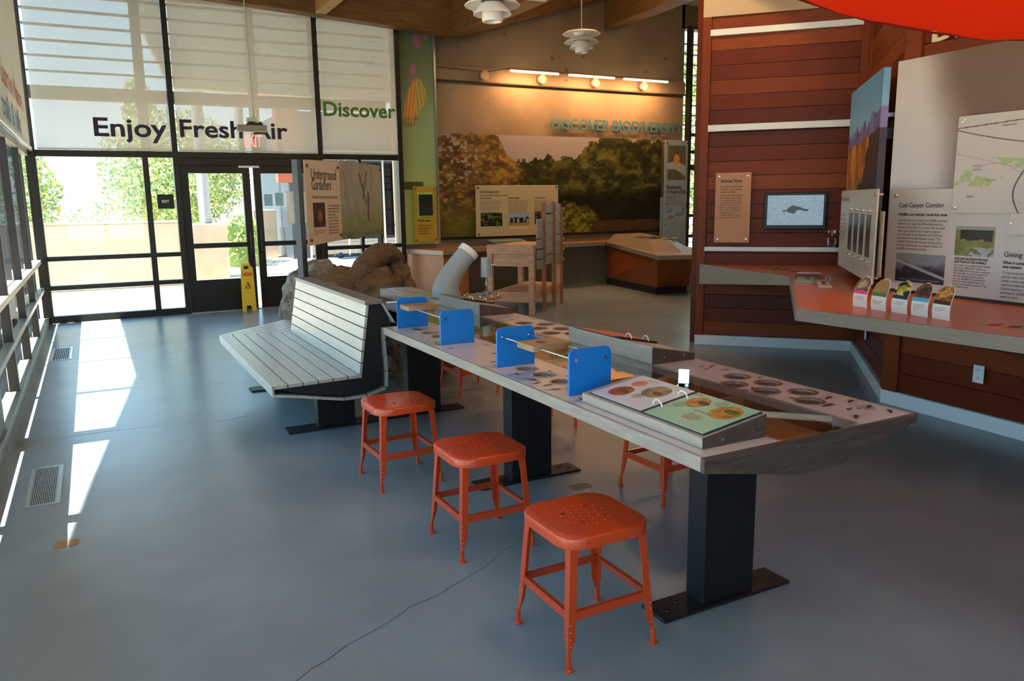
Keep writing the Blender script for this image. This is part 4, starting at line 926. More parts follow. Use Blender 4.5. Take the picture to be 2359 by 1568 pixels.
tx = bpy.data.textures.new('knots', 'CLOUDS'); tx.noise_scale = .18; dm = o.modifiers.new('disp', 'DISPLACE'); dm.texture = tx; dm.strength = .05; dm.mid_level = .5
obj('bark_slab', blob((2.16, 8.6, .42), (.42, .70, .50), 21, .15, 5, 1.8, rz=-30), ROCKG, lg, smooth=True, label='grey mossy bark side')
obj('foot_stump', blob((2.52, 6.86, .20), (.38, .50, .45), 44, .22, 5, 2.2), ROCKB, lg, smooth=True)
obj('base_stone', blob((2.22, 8.75, .15), (.40, .55, .48), 5, .16, 5, 1.4, rz=15), rock_mat('granite_pale', ('8a8271', 'b5ab98', '9a9080', 'cabfaa'), 5), lg, smooth=True, label='pale grey boulder at its foot')
fg = thing('figurine', 'small blue and yellow toy bird on top of the log', 'toy', (2.45, 8.75, .93))
obj('body', MB().lathe([(0, -.02), (.035, 0), (.04, .02), (.02, .045), (0, .05)], (0, 0, .02), 12), mat('toy_blue', '2b62a8', .4), fg, smooth=True); box('wing', (-.02, -.02, .02), (.14, .03, .035), MATS['toy_blue'], fg, bevel=.006); obj('head', MB().lathe([(0, -.02), (.02, 0), (0, .02)], (-.06, 0, .04), 10), mat('toy_yellow', 'c79a2c', .5), fg, smooth=True)
# free standing sign frame: posts and two panels, facing the visitor
us = thing('sign_frame', 'steel posts carrying the Underground Gardeners text panel and a willow photo panel', 'sign', (2.05, 8.35, 0), R(90-36))
box('post', (-.30, .0, 0), (-.22, .06, 1.985), mat('post_grey', '4a5158', .4, .3), us, bevel=.003); box('post', (-.22, .0, 0), (-.18, .05, 1.985), BLACK, us, bevel=.003); box('post', (2.36, -.01, 0), (2.43, .05, 2.04), BLACK, us, bevel=.003)
tp = obj('text_panel', MB().hexa([(-.195, -.03, 1.115), (.80, -.03, 1.13), (.80, -.02, 1.13), (-.195, -.02, 1.115)], [(-.195, -.03, 1.985), (.80, -.03, 2.01), (.80, -.02, 2.01), (-.195, -.02, 1.985)]), mat('tan_panel', 'e2cdb2', .5), us)
text('lettering', 'Underground', .16, -.04, -.033, 1.80, INK, us, width=.71); text('lettering', 'Gardeners', .16, -.04, -.033, 1.69, INK, us, width=.55)
text('lettering', 'Gophers mix and enrich the soil', .045, -.03, -.033, 1.60, INK, us, width=.72)
body_lines(.385, 1.54, .37, ['As they dig tunnels, pocket', 'gophers gradually turn soil', 'over and loosen it. They', 'bring air deep to', 'plant roots and bury', 'old leaves. The tunnels', 'also carry rain water', 'underground and give', 'other small creatures', 'places to live and hide'], .034, us, .03, -.033, INK)
body_lines(-.03, 1.275, .32, ['Pocket gophers spend almost', 'all of their lives beneath', 'the ground'], .022, us, .02, -.033, INKG)
def gopher(U, V):
    c = mixc(C3('2a1a14'), C3('5a4034'), sst(.4, .7, fbm(U*10, V*14, 4))); d = ((U-.55)/.3)**2+((V-.45)/.38)**2; return mixc(c, C3('b5652e'), .9*sst(1.1, .3, d + .5*fbm(U*8, V*9, 7)))
picture('photo', -.03, 1.30, .30, 1.555, -.0325, gopher, us, .005)
def willow(U, V):
    n1 = fbm(U*7, V*9, 2, 5); n2 = fbm(U*22, V*40, 6, 4); c = mixc(C3('97a5aa'), C3('bdb9a4'), n1); c = mixc(c, C3('a39b80'), sst(.4, .7, fbm(U*30, V*5, 9)))
    c = mixc(c, C3('8c9672'), sst(.5, .2, V)); c = mixc(c, C3('c0c4a4'), .8*sst(.5, .7, n2)*sst(.5, .1, V)); c = mixc(c, C3('4f6a3a'), sst(.16, .0, V)*sst(.4, .6, n2))
    for (a, b, d_, t_) in ((.62, .2, .05, .025), (.58, .45, -.35, .018), (.5, .5, .3, .014)):
        l_ = np.abs(U-(a+(V-b)*d_)) < t_; l_ &= (V > b) & (V < b+.4); c = np.where(l_[..., None], C3('6b5a4c'), c)
    return c
obj('photo_panel', MB().box((.805, -.026, 1.13), (2.37, -.018, 2.03)), OFFW, us); picture('photo', .805, 1.13, 2.37, 2.03, -.028, willow, us, .009)
for x, z in ((-.14, 1.93), (.74, 1.94), (-.13, 1.17), (.74, 1.19), (2.33, 1.97), (2.32, 1.18)): obj('standoff', MB().tube([(x, -.045, z), (x, -.0, z)], .016, 12), mat('brass_dark', '6b5a42', .35, .8), us)

# wet floor sign
yw = thing('wet_floor_sign', 'yellow folding wet floor sign leaning at the door meeting stile', 'sign', (1.84, 11.93, 0), R(-8))
yw.scale = (1.0, 1.0, 1.1)
def wf_panel(y, lean):
    p0 = [(-.0, 0), (.055, 0), (.065, .075), (.125, .075), (.135, 0), (.20, 0), (.185, .57), (.15, .60), (.145, .635), (.03, .635), (.03, .60), (.012, .57)]
    mb = MB(); mb.prism(p0, 0, .012, ax='y'); mb.v = [(x, yy+y+lean*z, z) for x, yy, z in mb.v]; return mb
obj('front_leaf', wf_panel(0, .10), YEL, yw, bevel=.002); obj('back_leaf', wf_panel(.16, -.13), YEL, yw, bevel=.002)
mb = MB(); mb.box((.06, .048, .56), (.12, .055, .60)); obj('handle_slot', mb, BLACK, yw)
o = text('lettering', 'CAUTION', .06, .035, .035, .47, mat('red_ink', 'c2321c', .6), yw, width=.125, bold=.002)
mb = MB(); mb.prism([(.10, .40), (.045, .27), (.155, .27)], .018, .02, ax='y'); mb.v = [(x, y+.012, z) for x, y, z in mb.v]; obj('warning_triangle', mb, mat('tri_ink', '6b4a10', .6), yw)
mb = MB(); mb.tube([(.085, .028, .36), (.10, .028, .33), (.125, .028, .30)], .007, 6); mb.tube([(.10, .028, .33), (.075, .028, .30)], .006, 6); obj('falling_figure', mb, YEL, yw, kind='stuff'); box('symbol_base', (.07, .025, .235), (.15, .029, .245), BLACK, yw)

# =================================================================== FAR COUNTER, PANELS, STAND
ct = thing('wall_counter', 'long plywood counter under the mural joining the two far cabinets', 'counter', (0, 0, 0))
ctop = MB().hexa([(4.80, 11.35, .73), (5.6, 11.72, .73), (5.6, YC, .73), (4.5, YC, .73)], [(4.80, 11.35, .79), (5.6, 11.72, .79), (5.6, YC, .79), (4.5, YC, .79)])
ctop.hexa([(5.6, 11.72, .73), (8.2, 11.9, .73), (8.6, YC, .73), (5.6, YC, .73)], [(5.6, 11.72, .79), (8.2, 11.9, .79), (8.6, YC, .79), (5.6, YC, .79)])
obj('top', ctop, mat('counter_print', '9a6a3a', .35, noise=.15, scale=5), ct, bevel=.003)
obj('edge', MB().hexa([(4.79, 11.34, .725), (5.6, 11.71, .725), (5.6, 11.72, .725), (4.8, 11.355, .725)], [(4.79, 11.34, .792), (5.6, 11.71, .792), (5.6, 11.72, .792), (4.8, 11.355, .792)]), GREYW, ct); obj('edge', MB().hexa([(5.6, 11.71, .725), (8.2, 11.89, .725), (8.2, 11.9, .725), (5.6, 11.72, .725)], [(5.6, 11.71, .792), (8.2, 11.89, .792), (8.2, 11.9, .792), (5.6, 11.72, .792)]), GREYW, ct)
obj('edge', MB().hexa([(4.79, 11.34, .725), (4.8, 11.35, .725), (4.5, YC, .725), (4.49, YC, .725)], [(4.79, 11.34, .792), (4.8, 11.35, .792), (4.5, YC, .792), (4.49, YC, .792)]), mat('counter_edge_pale', 'a89c8c', .5), ct)
cb = thing('cabinet', 'tan veneered cabinet under the left end of the far counter', 'cabinet', (0, 0, 0))
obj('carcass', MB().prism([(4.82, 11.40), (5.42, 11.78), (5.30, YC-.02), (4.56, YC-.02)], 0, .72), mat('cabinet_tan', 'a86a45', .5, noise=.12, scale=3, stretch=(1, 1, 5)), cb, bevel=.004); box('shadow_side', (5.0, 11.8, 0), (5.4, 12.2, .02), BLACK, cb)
rc = thing('cabinet', 'faceted reddish cabinet with raised display top under the right end of the mural', 'cabinet', (0, 0, 0))
base = [(8.35, 12.0), (8.08, 10.2), (8.65, 10.1), (9.0, 10.35), (9.3, 12.0)]; out = [(8.45, 12.32), (7.83, 9.88), (8.40, 9.68), (9.05, 10.1), (9.6, 12.32)]
base = base[::1]; 
mb = MB(); n = 5; mb.add([(x, y, .12) for x, y in base]+[(8.45, 12.2, .72), (7.92, 10.02, .60), (8.50, 9.85, .60), (9.0, 10.15, .62), (9.5, 12.2, .72)], [(0, 1, 2, 3, 4)[::-1], (5, 6, 7, 8, 9)]+[(i, (i+1) % n, n+(i+1) % n, n+i) for i in range(n)]); obj('carcass', mb, PLY_OR, rc)
obj('toe_kick', MB().prism([(x*.985+.13, y*.995+.1) for x, y in base], 0, .12), BLACK, rc)
zt5 = [.78, .665, .665, .68, .78]; mb = MB(); mb.add([(x, y, z-.07) for (x, y), z in zip(out, zt5)]+[(x, y, z) for (x, y), z in zip(out, zt5)], [(4, 3, 2, 1, 0), (5, 6, 7, 8, 9)]+[(i, (i+1) % n, n+(i+1) % n, n+i) for i in range(n)]); obj('counter_slab', mb, GREYW, rc, bevel=.004)
lo = [(8.30, 12.0), (8.03, 10.25), (8.50, 10.08), (8.95, 10.4), (9.35, 12.1)]; hi = [(8.45, 11.95), (8.32, 10.75), (8.62, 10.62), (8.85, 10.8), (9.1, 12.0)]
mb = MB(); mb.add([(x, y, z) for (x, y), z in zip(lo, (.77, .67, .67, .685, .77))]+[(x, y, z) for (x, y), z in zip(hi, (.92, .86, .86, .86, .92))], [(4, 3, 2, 1, 0), (5, 6, 7, 8, 9)]+[(i, (i+1) % n, n+(i+1) % n, n+i) for i in range(n)]); obj('raised_top', mb, mat('raised_laminate', '7b6c58', .45, noise=.12, scale=4), rc, bevel=.004)
for k, (x, y, z, c_, l_) in enumerate(((8.36, 11.2, .90, 'c9a8b4', 'pink'), (8.48, 11.0, .885, '6a5a4c', 'brown'), (8.62, 10.74, .872, 'b9b48a', 'pale green'))):
    t = thing('specimen_card', l_+' leaf-shaped specimen card lying on the raised cabinet top', 'card', (x, y, z))
    obj('card', MB().prism([(0, 0), (.12, -.05), (.28, -.03), (.34, .05), (.2, .12), (.06, .09)], 0, .008), mat('card_%d' % k, c_, .5), t); box('tab', (.1, .0, .008), (.2, .05, .013), mat('card_dark', '4a4038', .5), t)
# tablet panel on the green wall
tb = thing('touch_panel', 'mustard yellow panel with a small black touchscreen beside the mural', 'panel', (4.655, YC-.16, .90))
box('board', (0, 0, 0), (.40, .012, .895), mat('mustard', 'b08c2c', .5), tb, bevel=.003); box('screen_surround', (.06, -.012, .40), (.345, 0, .80), mat('lime_print', '9cbf3e', .5), tb, bevel=.02); box('screen', (.08, -.03, .425), (.325, -.012, .77), mat('tablet_black', '2b2b2d', .15), tb, bevel=.006)
text('lettering', 'Butterfly garden', .05, .07, -.004, .33, INK, tb, width=.21, bold=.001); body_lines(.07, .285, .26, ['Watch the life cycle of', 'butterflies that live', 'in these hills and', 'visit native flowers'], .042, tb, .03, -.004, mat('ink_olive', '4a3c14', .6))
for x, z in ((.03, .86), (.37, .86), (.03, .03), (.37, .03)): obj('standoff', MB().tube([(x, -.012, z), (x, .06, z)], .012, 10), MATS['brass_dark'], tb)
# cream info panel in front of mural
ip = thing('info_panel', 'cream text panel with three small photos in front of the mural', 'panel', (5.78, YC-.14, .945))
box('board', (0, 0, 0), (1.63, .012, .865), mat('cream_board', 'b3a684', .5), ip, bevel=.003)
text('lettering', 'Life Working for Life', .06, .08, -.003, .735, INK, ip, width=.36, bold=.001); text('lettering', 'In the natural system, all life is connected', .045, .08, -.003, .683, INK, ip, width=.52)
for k, (x, h_) in enumerate(((.08, 'Soil, air and water'), (.62, 'Habitats in balance'), (1.14, 'You are part of it'))):
    text('lettering', h_, .036, x, -.003, .635, INK, ip, width=.22, bold=.001)
    body_lines(x, .615, .42, ['Every living thing in the hills', 'depends upon many others for', 'food, shelter and clean water.', 'Plants hold the soil in place', 'and feed insects, which feed', 'birds, lizards and mammals.', 'When one part is lost, the', 'others may be lost as well'], .028, ip, .026, -.003)
def dark_green(U, V): return mixc(C3('15180e'), C3('5a6038'), sst(.45, .75, fbm(U*8, V*6, 3)+.15*V))
def hikers(U, V):
    c = mixc(C3('8a7f4a'), C3('8fa3bd'), sst(.24, .28, V)); n = fbm(U*16, V*3, 8); c = np.where(((n > .45) & (V > .2) & (V < .45+.3*n) & (U > .08))[..., None], C3('2c2024'), c); return np.where((V < .17)[..., None], C3('a8822c'), c)
picture('photo', .085, .175, .50, .40, -.002, dark_green, ip, .006); picture('photo', .62, .175, 1.03, .40, -.002, hikers, ip, .006); picture('photo', 1.14, .19, 1.5, .41, -.002, dark_green, ip, .006)
for x, z in ((.045, .82), (1.59, .83), (.045, .04), (1.59, .05)): obj('standoff', MB().tube([(x, -.012, z), (x, .08, z)], .016, 10), MATS['brass_dark'], ip)
# biodiversity panel at right end
bp_ = thing('info_panel', 'tall pale blue-grey Biodiversity panel with flower photo and world map', 'panel', (9.765, YC-.17, .62))
box('board', (0, 0, 0), (.585, .012, 2.02), mat('blue_grey_board', '8b9aa4', .5), bp_, bevel=.003); box('lower_board', (-.06, .03, -.1), (.60, .042, .95), mat('blue_grey_board2', '7d8f9b', .5), bp_, bevel=.003)
def flower(U, V):
    c = mixc(C3('4a4436'), C3('78705c'), fbm(U*9, V*9, 2)); c = np.where(((np.abs(V-(.42-.35*(U-.3)**2)) < .09+.06*U))[..., None], C3('a8a8ac'), c); return np.where((((U-.5)/.17)**2+((V-.60)/.15)**2 < 1)[..., None], C3('c98a1c'), c)
def world(U, V):
    c = np.ones(U.shape+(3,))*C3('93a2ac'); n = fbm(U*5+3, V*4, 14); c = np.where(((n > .5) & (V > .35))[..., None], C3('4f8aa8'), c); return np.where(((n > .52) & (V < .5) & (V > .1))[..., None], C3('8a6a6a'), c)
picture('photo', .07, 1.28, .50, 1.92, -.002, flower, bp_, .006); picture('map', .06, .50, .50, .76, -.002, world, bp_, .006)
text('lettering', 'Biodiversity:', .10, .06, -.003, 1.11, INK, bp_, width=.36, bold=.002); text('lettering', 'A Wealth of Life', .10, .06, -.003, 1.02, INK, bp_, width=.46, bold=.002)
body_lines(.06, .98, .35, ['Our region is one of the richest', 'in the whole world'], .035, bp_, .03, -.003, INK); body_lines(.06, .90, .44, ['Biodiversity means the variety of', 'living things found in one place.', 'Coastal California holds more kinds', 'of native plants and animals than', 'most other parts of the country'], .022, bp_, .02, -.003)
for x, z in ((.04, 1.97), (.54, 1.97), (.04, .83), (.54, .83), (.04, .43), (.54, .43)): obj('standoff', MB().tube([(x, -.012, z), (x, .12, z)], .013, 10), MATS['brass_dark'], bp_)
# open book display on counter
sl_ = thing('sloped_reader', 'small sloping photo board on the far counter behind the pine stand', 'panel', (6.0, 11.62, .79)); 
obj('board', MB().hexa([(0, 0, 0), (.62, 0, 0), (.50, .36, .10), (-.14, .36, .10)], [(0, -.01, .012), (.62, -.01, .012), (.50, .35, .115), (-.14, .35, .115)]), mat('reader_print', '5a6a78', .3, col2='6f8a5a', scale=9), sl_); box('prop', (-.05, .2, 0), (.45, .25, .08), BLACK, sl_)

# pine stand with rack of flip tiles
ps = thing('pine_stand', 'pale pine table stand with a lower shelf and a tall rack of grey flip tiles', 'stand', (5.24, 9.28, 0), R(-48))
W_, D_ = .0, 1.5
def PX(x, y): return (x, y)
X0, X1, Y1_ = -.68, .0, 1.25
for x, y in ((X0, 0), (X1-.075, 0), (X0+.0, Y1_), (X1-.075, Y1_)): box('leg', (x, y, 0), (x+.075, y+.075, .84), PINE, ps, bevel=.003)
box('front_rail', (X0, -.012, .83), (X1, .09, .955), PINE_H, ps, bevel=.004); box('apron', (X0+.075, .02, .66), (X1-.075, .045, .83), PINE_H, ps, bevel=.002); box('top_board', (X0, .09, .90), (X1, Y1_+.08, .93), PINE, ps, bevel=.003); box('side_rail', (X0, .075, .80), (X0+.03, Y1_, .90), PINE, ps)
box('shelf_rail', (X0+.075, .0, .17), (X1-.075, .03, .31), PINE_H, ps, bevel=.003); box('shelf_rail', (X1-.05, .075, .20), (X1-.02, Y1_, .30), PINE, ps)
for k in range(5): box('shelf_board', (X0+.06, .03+k*.28, .29), (X1-.05, .03+k*.28+.27, .31), PINE_H, ps, bevel=.002)
GT = mat('grey_tile', '9a9690', .5)
cols = [(.10, .04, 1.30, .42), (.47, .86, 1.44, .34), (.85, 1.02, 1.44, .30)]
for k, (y, h0, h1, wd) in enumerate(((.12, .60, 1.30, .30), (.52, .64, 1.50, .36), (.96, .60, 1.50, .30))):
    box('rack_post', (X1-.02, y+wd, .0 if k else .0), (X1+.03, y+wd+.05, 1.52 if k < 2 else 1.45), mat('pine_dark', 'a0683f', .5), ps, bevel=.002)
    n_ = 6 if k else 5; hh = (h1-h0)/n_
    for j in range(n_):
        box('tile', (X1-.005, y, h0+j*hh+.012), (X1+.012, y+wd-.01, h0+(j+1)*hh-.006), GT, ps, bevel=.002)
        obj('peg', MB().tube([(X1+.03, y+wd+.02, h0+(j+.5)*hh), (X1+.055, y+wd+.02, h0+(j+.5)*hh)], .012, 8), PINE, ps)
box('handle_rod', (X1-.45, .30, 1.16), (X1, .325, 1.185), PINE, ps, bevel=.004)

# =================================================================== CENTRE WALL (leaf 1) THINGS
O1, O2, O3 = Vector((5.629, 6.455, 0)), Vector((6.703, 5.318, 0)), Vector((5.2, 3.83, 0))
def on(O, a, s, off, z): return O + Vector((math.cos(a)*s+math.sin(a)*off, math.sin(a)*s-math.cos(a)*off, z))
an = thing('info_panel', 'orange-tan Animal Signs text panel on the cedar wall', 'panel', on(O1, A1, .172, .045, 1.09), A1)
box('board', (0, 0, 0), (.352, .01, .71), mat('tan_orange_board', 'b5794a', .45), an, bevel=.002)
text('lettering', 'Animal Signs', .05, .05, -.003, .61, INK, an, width=.21, bold=.001); body_lines(.05, .585, .215, ['Scientific studies help', 'us learn more about', 'animal survival'], .028, an, .022, -.003, INK)
body_lines(.05, .495, .225, ['How do we know animals', 'are around, even if they', 'are mostly hard to see?', 'Like detectives, scientists', 'look for clues, such as', 'tracks and droppings, to', 'learn where animals live,', 'what they eat and', 'whether they are being', 'helped by this corridor'], .0255, an, .02, -.003, mat('ink_brown', '5c3a1e', .6))
for x, z in ((.035, .675), (.318, .675), (.035, .035), (.318, .035)): obj('standoff', MB().lathe([(0, .004), (.008, .003), (.011, 0)], (0, 0, 0), 12), CHROME, an, loc=(x, -.001, z), rot=(R(90), 0, 0))
tv = thing('monitor', 'black flat monitor showing dark tracks on pale gravel', 'monitor', on(O1, A1, .668, .06, 1.232), A1)
box('bezel', (-.008, 0, -.008), (.583, .045, .358), mat('gloss_black', '070708', .3, spec=.25), tv, bevel=.006)
def gravel(U, V):
    n = fbm(U*60, V*40, 3, 3); c = mixc(C3('5f7686'), C3('a3b5bd'), n)
    d = sum(np.exp(-(((U-a_)/b_)**2+((V-e__)/f_)**2)) for a_, b_, e__, f_ in ((.40, .07, .50, .09), (.46, .06, .60, .08), (.56, .09, .56, .06), (.68, .08, .50, .05), (.30, .03, .47, .05), (.47, .05, .44, .06))) + .5*(fbm(U*22, V*18, 8)-.5); return np.where((d > .60)[..., None], C3('1c2124'), c)
mt_ = bpy.data.materials.new('screen_glow'); mt_.use_nodes = True; nn = mt_.node_tree.nodes; a_ = nn.new('ShaderNodeAttribute'); a_.attribute_name = 'ink'; bb = nn['Principled BSDF']; bb.inputs['Base Color'].default_value = (.02, .02, .02, 1); bb.inputs['Roughness'].default_value = .3
mt_.node_tree.links.new(a_.outputs['Color'], bb.inputs['Emission Color']); bb.inputs['Emission Strength'].default_value = .85
o = picture('screen', .022, .036, .553, .332, -.0005, gravel, tv, .0035); o.data.materials[0] = mt_

# =================================================================== ORANGE COUNTER AND THINGS ON IT
TC = .865
oc = thing('counter', 'orange-topped counter with grey-brown edge running along the cedar walls', 'counter', (0, 0, 0))
poly = [(5.645, 6.40), (5.345, 4.895), (3.842, 3.455), (3.93, 2.16), (4.0, .6), (4.94, .6), (5.15, 3.80), (6.68, 5.31)]
obj('top', MB().prism(poly, TC-.006, TC), ORANGE_TOP, oc); 
def fascia(a, b, za, zb, t_=.02): 
    a, b = Vector((*a, 0)), Vector((*b, 0)); d = (b-a).normalized(); n_ = Vector((-d.y, d.x, 0))*-t_
    n_ = n_*1
    mb = MB().hexa([(a.x, a.y, za), (b.x, b.y, zb), (b.x+n_.x, b.y+n_.y, zb), (a.x+n_.x, a.y+n_.y, za)], [(a.x, a.y, TC+.001), (b.x, b.y, TC+.001), (b.x+n_.x, b.y+n_.y, TC+.001), (a.x+n_.x, a.y+n_.y, TC+.001)])
    obj('edge', mb, GREYW, oc)
fascia(poly[0], poly[1], .655, .79); fascia(poly[1], poly[2], .79, .79); fascia(poly[2], poly[3], .79, .79); fascia(poly[3], poly[4], .79, .79)
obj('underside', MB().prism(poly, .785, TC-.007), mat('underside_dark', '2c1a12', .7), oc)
mb = MB(); rs = random.Random(3)
for q in range(26):
    x, y = rs.uniform(4.1, 5.9), 0; y = x*.96-.35+rs.uniform(-.3, .45); y = min(y, x-1.45+.0) if x > 5.2 else min(y, 3.6)
    a = rs.uniform(0, 3); l_ = rs.uniform(.02, .07); mb.add([(x, y, TC+.0008), (x+l_*math.cos(a), y+l_*math.sin(a), TC+.0008), (x+l_*math.cos(a)+.01, y+l_*math.sin(a)+.006, TC+.0008), (x+.01, y+.012, TC+.0008)], [(0, 1, 2, 3)])
obj('track_prints', mb, mat('track_ink', '7a2c14', .5), oc, kind='stuff')
for k, (x, y) in enumerate(((5.719, 5.66), (5.722, 5.54), (5.715, 5.42), (5.66, 5.24), (4.143, 2.479), (4.156, 2.384), (4.165, 2.312))):
    t = obj('print_marker', MB().box((x-.016, y-.014, TC+.0008), (x+.016, y+.014, TC+.002)), mat('marker_green', '6fae5c', .4), oc)
    a = [(.05, .01), (.09, -.03), (.13, -.02)]; mb = MB().tube([(x+.02, y-.02, TC+.001), (x+.06, y-.05, TC+.001), (x+.10, y-.04, TC+.001)], .006, 5); obj('print_tail', mb, mat('tail_red' if k in (0, 4) else 'tail_olive', 'a0341c' if k in (0, 4) else '4a4a20', .5), oc)
for nm, x, y, a, lx, ly, h_, c_, l_ in (('display_box', 5.12, 4.42, 40, .42, .17, .045, '7f9068', 'clear box with green lining and a small dark specimen on the orange counter'), ('display_box', 4.93, 4.12, 46, .30, .10, .06, 'c9b08c', 'small clear box holding a brown specimen, in front of the green-lined box')):
    t = thing(nm, l_, 'box', (x, y, TC+.001), R(a)); box('base', (0, 0, 0), (lx, ly, .012), mat('lining_'+c_, c_, .6), t); box('clear_lid', (-.008, -.008, .0), (lx+.008, ly+.008, h_), ACRYL, t); box('specimen', (lx*.35, ly*.4, .013), (lx*.75, ly*.6, .025), BLACK, t, bevel=.004)
# five species cards, curved like little tongues
cards = [((4.195, 3.340), 'd23a82', 'spotted tan cat', ('6b5a44', 'b5a07c', '3a3226')), ((4.172, 3.190), '4f6e2c', 'small bird', ('8a8a62', 'a86a4a', '6f8a3c')), ((4.165, 3.045), '1d3440', 'yellow-winged bird', ('1c2a24', 'd9c05c', '12181a')), ((4.150, 2.905), '4aa8d0', 'brown furry animal', ('5a3c24', '3a2c26', '8a6a4c')), ((4.178, 2.82-.0), '3a241c', 'orange fox face', ('9a5c20', 'c99a5c', '3a2414'))]
cards[4] = ((4.135, 2.765), *cards[4][1:])
LB = ['bobcat-like photo and a pink band', 'bird photo and a green band', 'yellow and black photo', 'brown animal photo and a blue band', 'orange-brown animal photo and dark band']
for k, ((x, y), band, nm, pc_) in enumerate(cards):
    t = thing('species_card', 'curved arch-topped card with '+LB[k], 'card', (x, y, TC+.001), R(-100), 'species cards on the orange counter')
    def curve(z): return .035*math.sin(z/.19*math.pi)*-.0 + .05*(z/.19)**2 - .012*math.sin(z/.19*math.pi)
    Wc = .118; nz, nx = 16, 8; v = []; V2 = []
    for side in (0, 1):
        for j in range(nz+1):
            z = .19*j/nz
            half = Wc/2 if z < .13 else Wc/2*math.sqrt(max(0, 1-((z-.13)/.0605)**2))
            half = max(half, .004)
            for i in range(nx+1): v.append((Wc/2+(-half+2*half*i/nx), curve(z)+(.004 if side else 0), z))
    N = (nz+1)*(nx+1); F = []
    for j in range(nz):
        for i in range(nx):
            q = (j*(nx+1)+i, j*(nx+1)+i+1, (j+1)*(nx+1)+i+1, (j+1)*(nx+1)+i); F.append(q); F.append(tuple(N+a for a in q[::-1]))
    for j in range(nz):
        for i in (0, nx):
            a, b = j*(nx+1)+i, (j+1)*(nx+1)+i; F.append((a, b, N+b, N+a) if i == 0 else (b, a, N+a, N+b))
    a0 = nz*(nx+1); F += [(a0+i, a0+i+1, N+a0+i+1, N+a0+i) for i in range(nx)]
    mb = MB().add(v, F) or None
    mb = MB(); mb.add(v, F); obj('card_stock', mb, mat('card_white', 'd9d6d0', .4), t, smooth='auto')
    # printed upper half
    P_ = []; Fp = []; cols_ = []
    rs = np.random.RandomState(k+3); nz2, nx2 = 26, 18
    for j in range(nz2+1):
        z = .085+(.186-.085)*j/nz2; half = Wc/2*.97 if z < .13 else Wc/2*.97*math.sqrt(max(0, 1-((z-.13)/.058)**2)); half = max(half, .003)
        for i in range(nx2+1):
            u_ = i/nx2; P_.append((Wc/2-half+2*half*u_, curve(z)-.0012, z))
            vv_ = j/nz2; nn_ = float(fbm(np.array([u_*4+k*9.]), np.array([vv_*5.]), k)[0]); c = C3(pc_[0]) if nn_ < .5 else C3(pc_[1]); c = c*.5+.5*(C3(pc_[2]) if float(fbm(np.array([u_*7.]), np.array([vv_*7.]), k+4)[0]) < .45 else c)
            if (u_-.5)**2/.09+(vv_-.58)**2/.05 < 1: c = .35*c+.65*C3(pc_[1])
            if vv_ < .22: c = C3(band)
            cols_.append(c)
    for j in range(nz2):
        for i in range(nx2): Fp.append((j*(nx2+1)+i, j*(nx2+1)+i+1, (j+1)*(nx2+1)+i+1, (j+1)*(nx2+1)+i))
    me = bpy.data.meshes.new('printed_photo'); me.from_pydata(P_, [], Fp); at = me.color_attributes.new('ink', 'FLOAT_COLOR', 'POINT')
    cc = np.array(cols_); cc = np.where(cc <= .04045, cc/12.92, ((cc+.055)/1.055)**2.4); at.data.foreach_set('color', np.concatenate([cc, np.ones((len(cc), 1))], 1).ravel().astype(np.float32)); me.materials.append(PRINT); link('printed_photo', me, t)
    body_lines(.02, .072, .078, [['I am a BOBCAT', 'find my paw print'], ['I am a', 'NORTHERN HARRIER', 'find my footprint'], ['I am a BARN OWL', 'find my footprint'], ['I am a RACCOON', 'find my paw print', 'in the mud'], ['I am a COYOTE', 'find my paw print']][k], .012, t, .01, -.011, INKG)

# canvas and slotted panel beside the corner wall
cv = thing('canvas_print', 'tall canvas photo of purple peaks and orange cliffs under blue sky', 'picture', (6.11, 5.015, .94), math.atan2(3.933-5.015, 5.105-6.11))
CL = 1.477
def canyon(U, V):
    n = fbm(U*7, V*9, 4); sky = mixc(C3('8fb5bf'), C3('5f93b5'), sst(.6, 1, V)); ridge = .70+.07*U+.07*vnoise(U*16, U*0, 6)+.03*vnoise(U*40, U*0, 7)
    c = mixc(C3('5a4a78'), C3('7d6a9a'), sst(.4, .6, fbm(U*26, V*5, 3))); cliff = .66+.07*U+.06*(n-.5); cc_ = mixc(C3('8a4f1c'), C3('c27c2c'), sst(.4, .6, fbm(U*18, V*5, 9)))
    sh = (U*1.0 > .12+1.05*(V-.12)+.3*(n-.5)) | (V < .1); cc_ = np.where(sh[..., None], mixc(C3('2c2228'), C3('4a3430'), n), cc_)
    c = np.where((V < cliff)[..., None], cc_, c); return np.where((V > ridge)[..., None], sky, c)
box('stretcher_box', (0, 0, 0), (CL, .05, 1.51), mat('canvas_side', '3a3f45', .7), cv); picture('print', 0, 0, CL, 1.51, -.002, canyon, cv, .008)
def side(U, V): return canyon(np.ones_like(U), V)
sd = picture('side_print', 0, 0, .05, 1.51, 0, side, cv, .01); sd.rotation_euler = (0, 0, R(90)); sd.location = (CL+.001, 0, 0)
box('bracket', (CL*.5, .05, 1.18), (CL*.9, .16, 1.21), ALU, cv); box('clamp', (CL*.86, .05, 1.02), (CL*.93, .12, 1.10), BLACK, cv)
sp = thing('slot_panel', 'white counter panel with four tall picture slots, standing edge-on beside the canvas', 'panel', (5.88, 4.87, .945), math.atan2(3.62-4.87, 4.72-5.88))
SLn = 1.71
box('board', (0, 0, 0), (SLn, .012, .65), mat('slot_board', 'b5ab9b', .4), sp, bevel=.002); box('back_board', (.15, .03, .06), (SLn+.10, .038, .50), mat('slot_board2', '9a8c74', .5), sp)
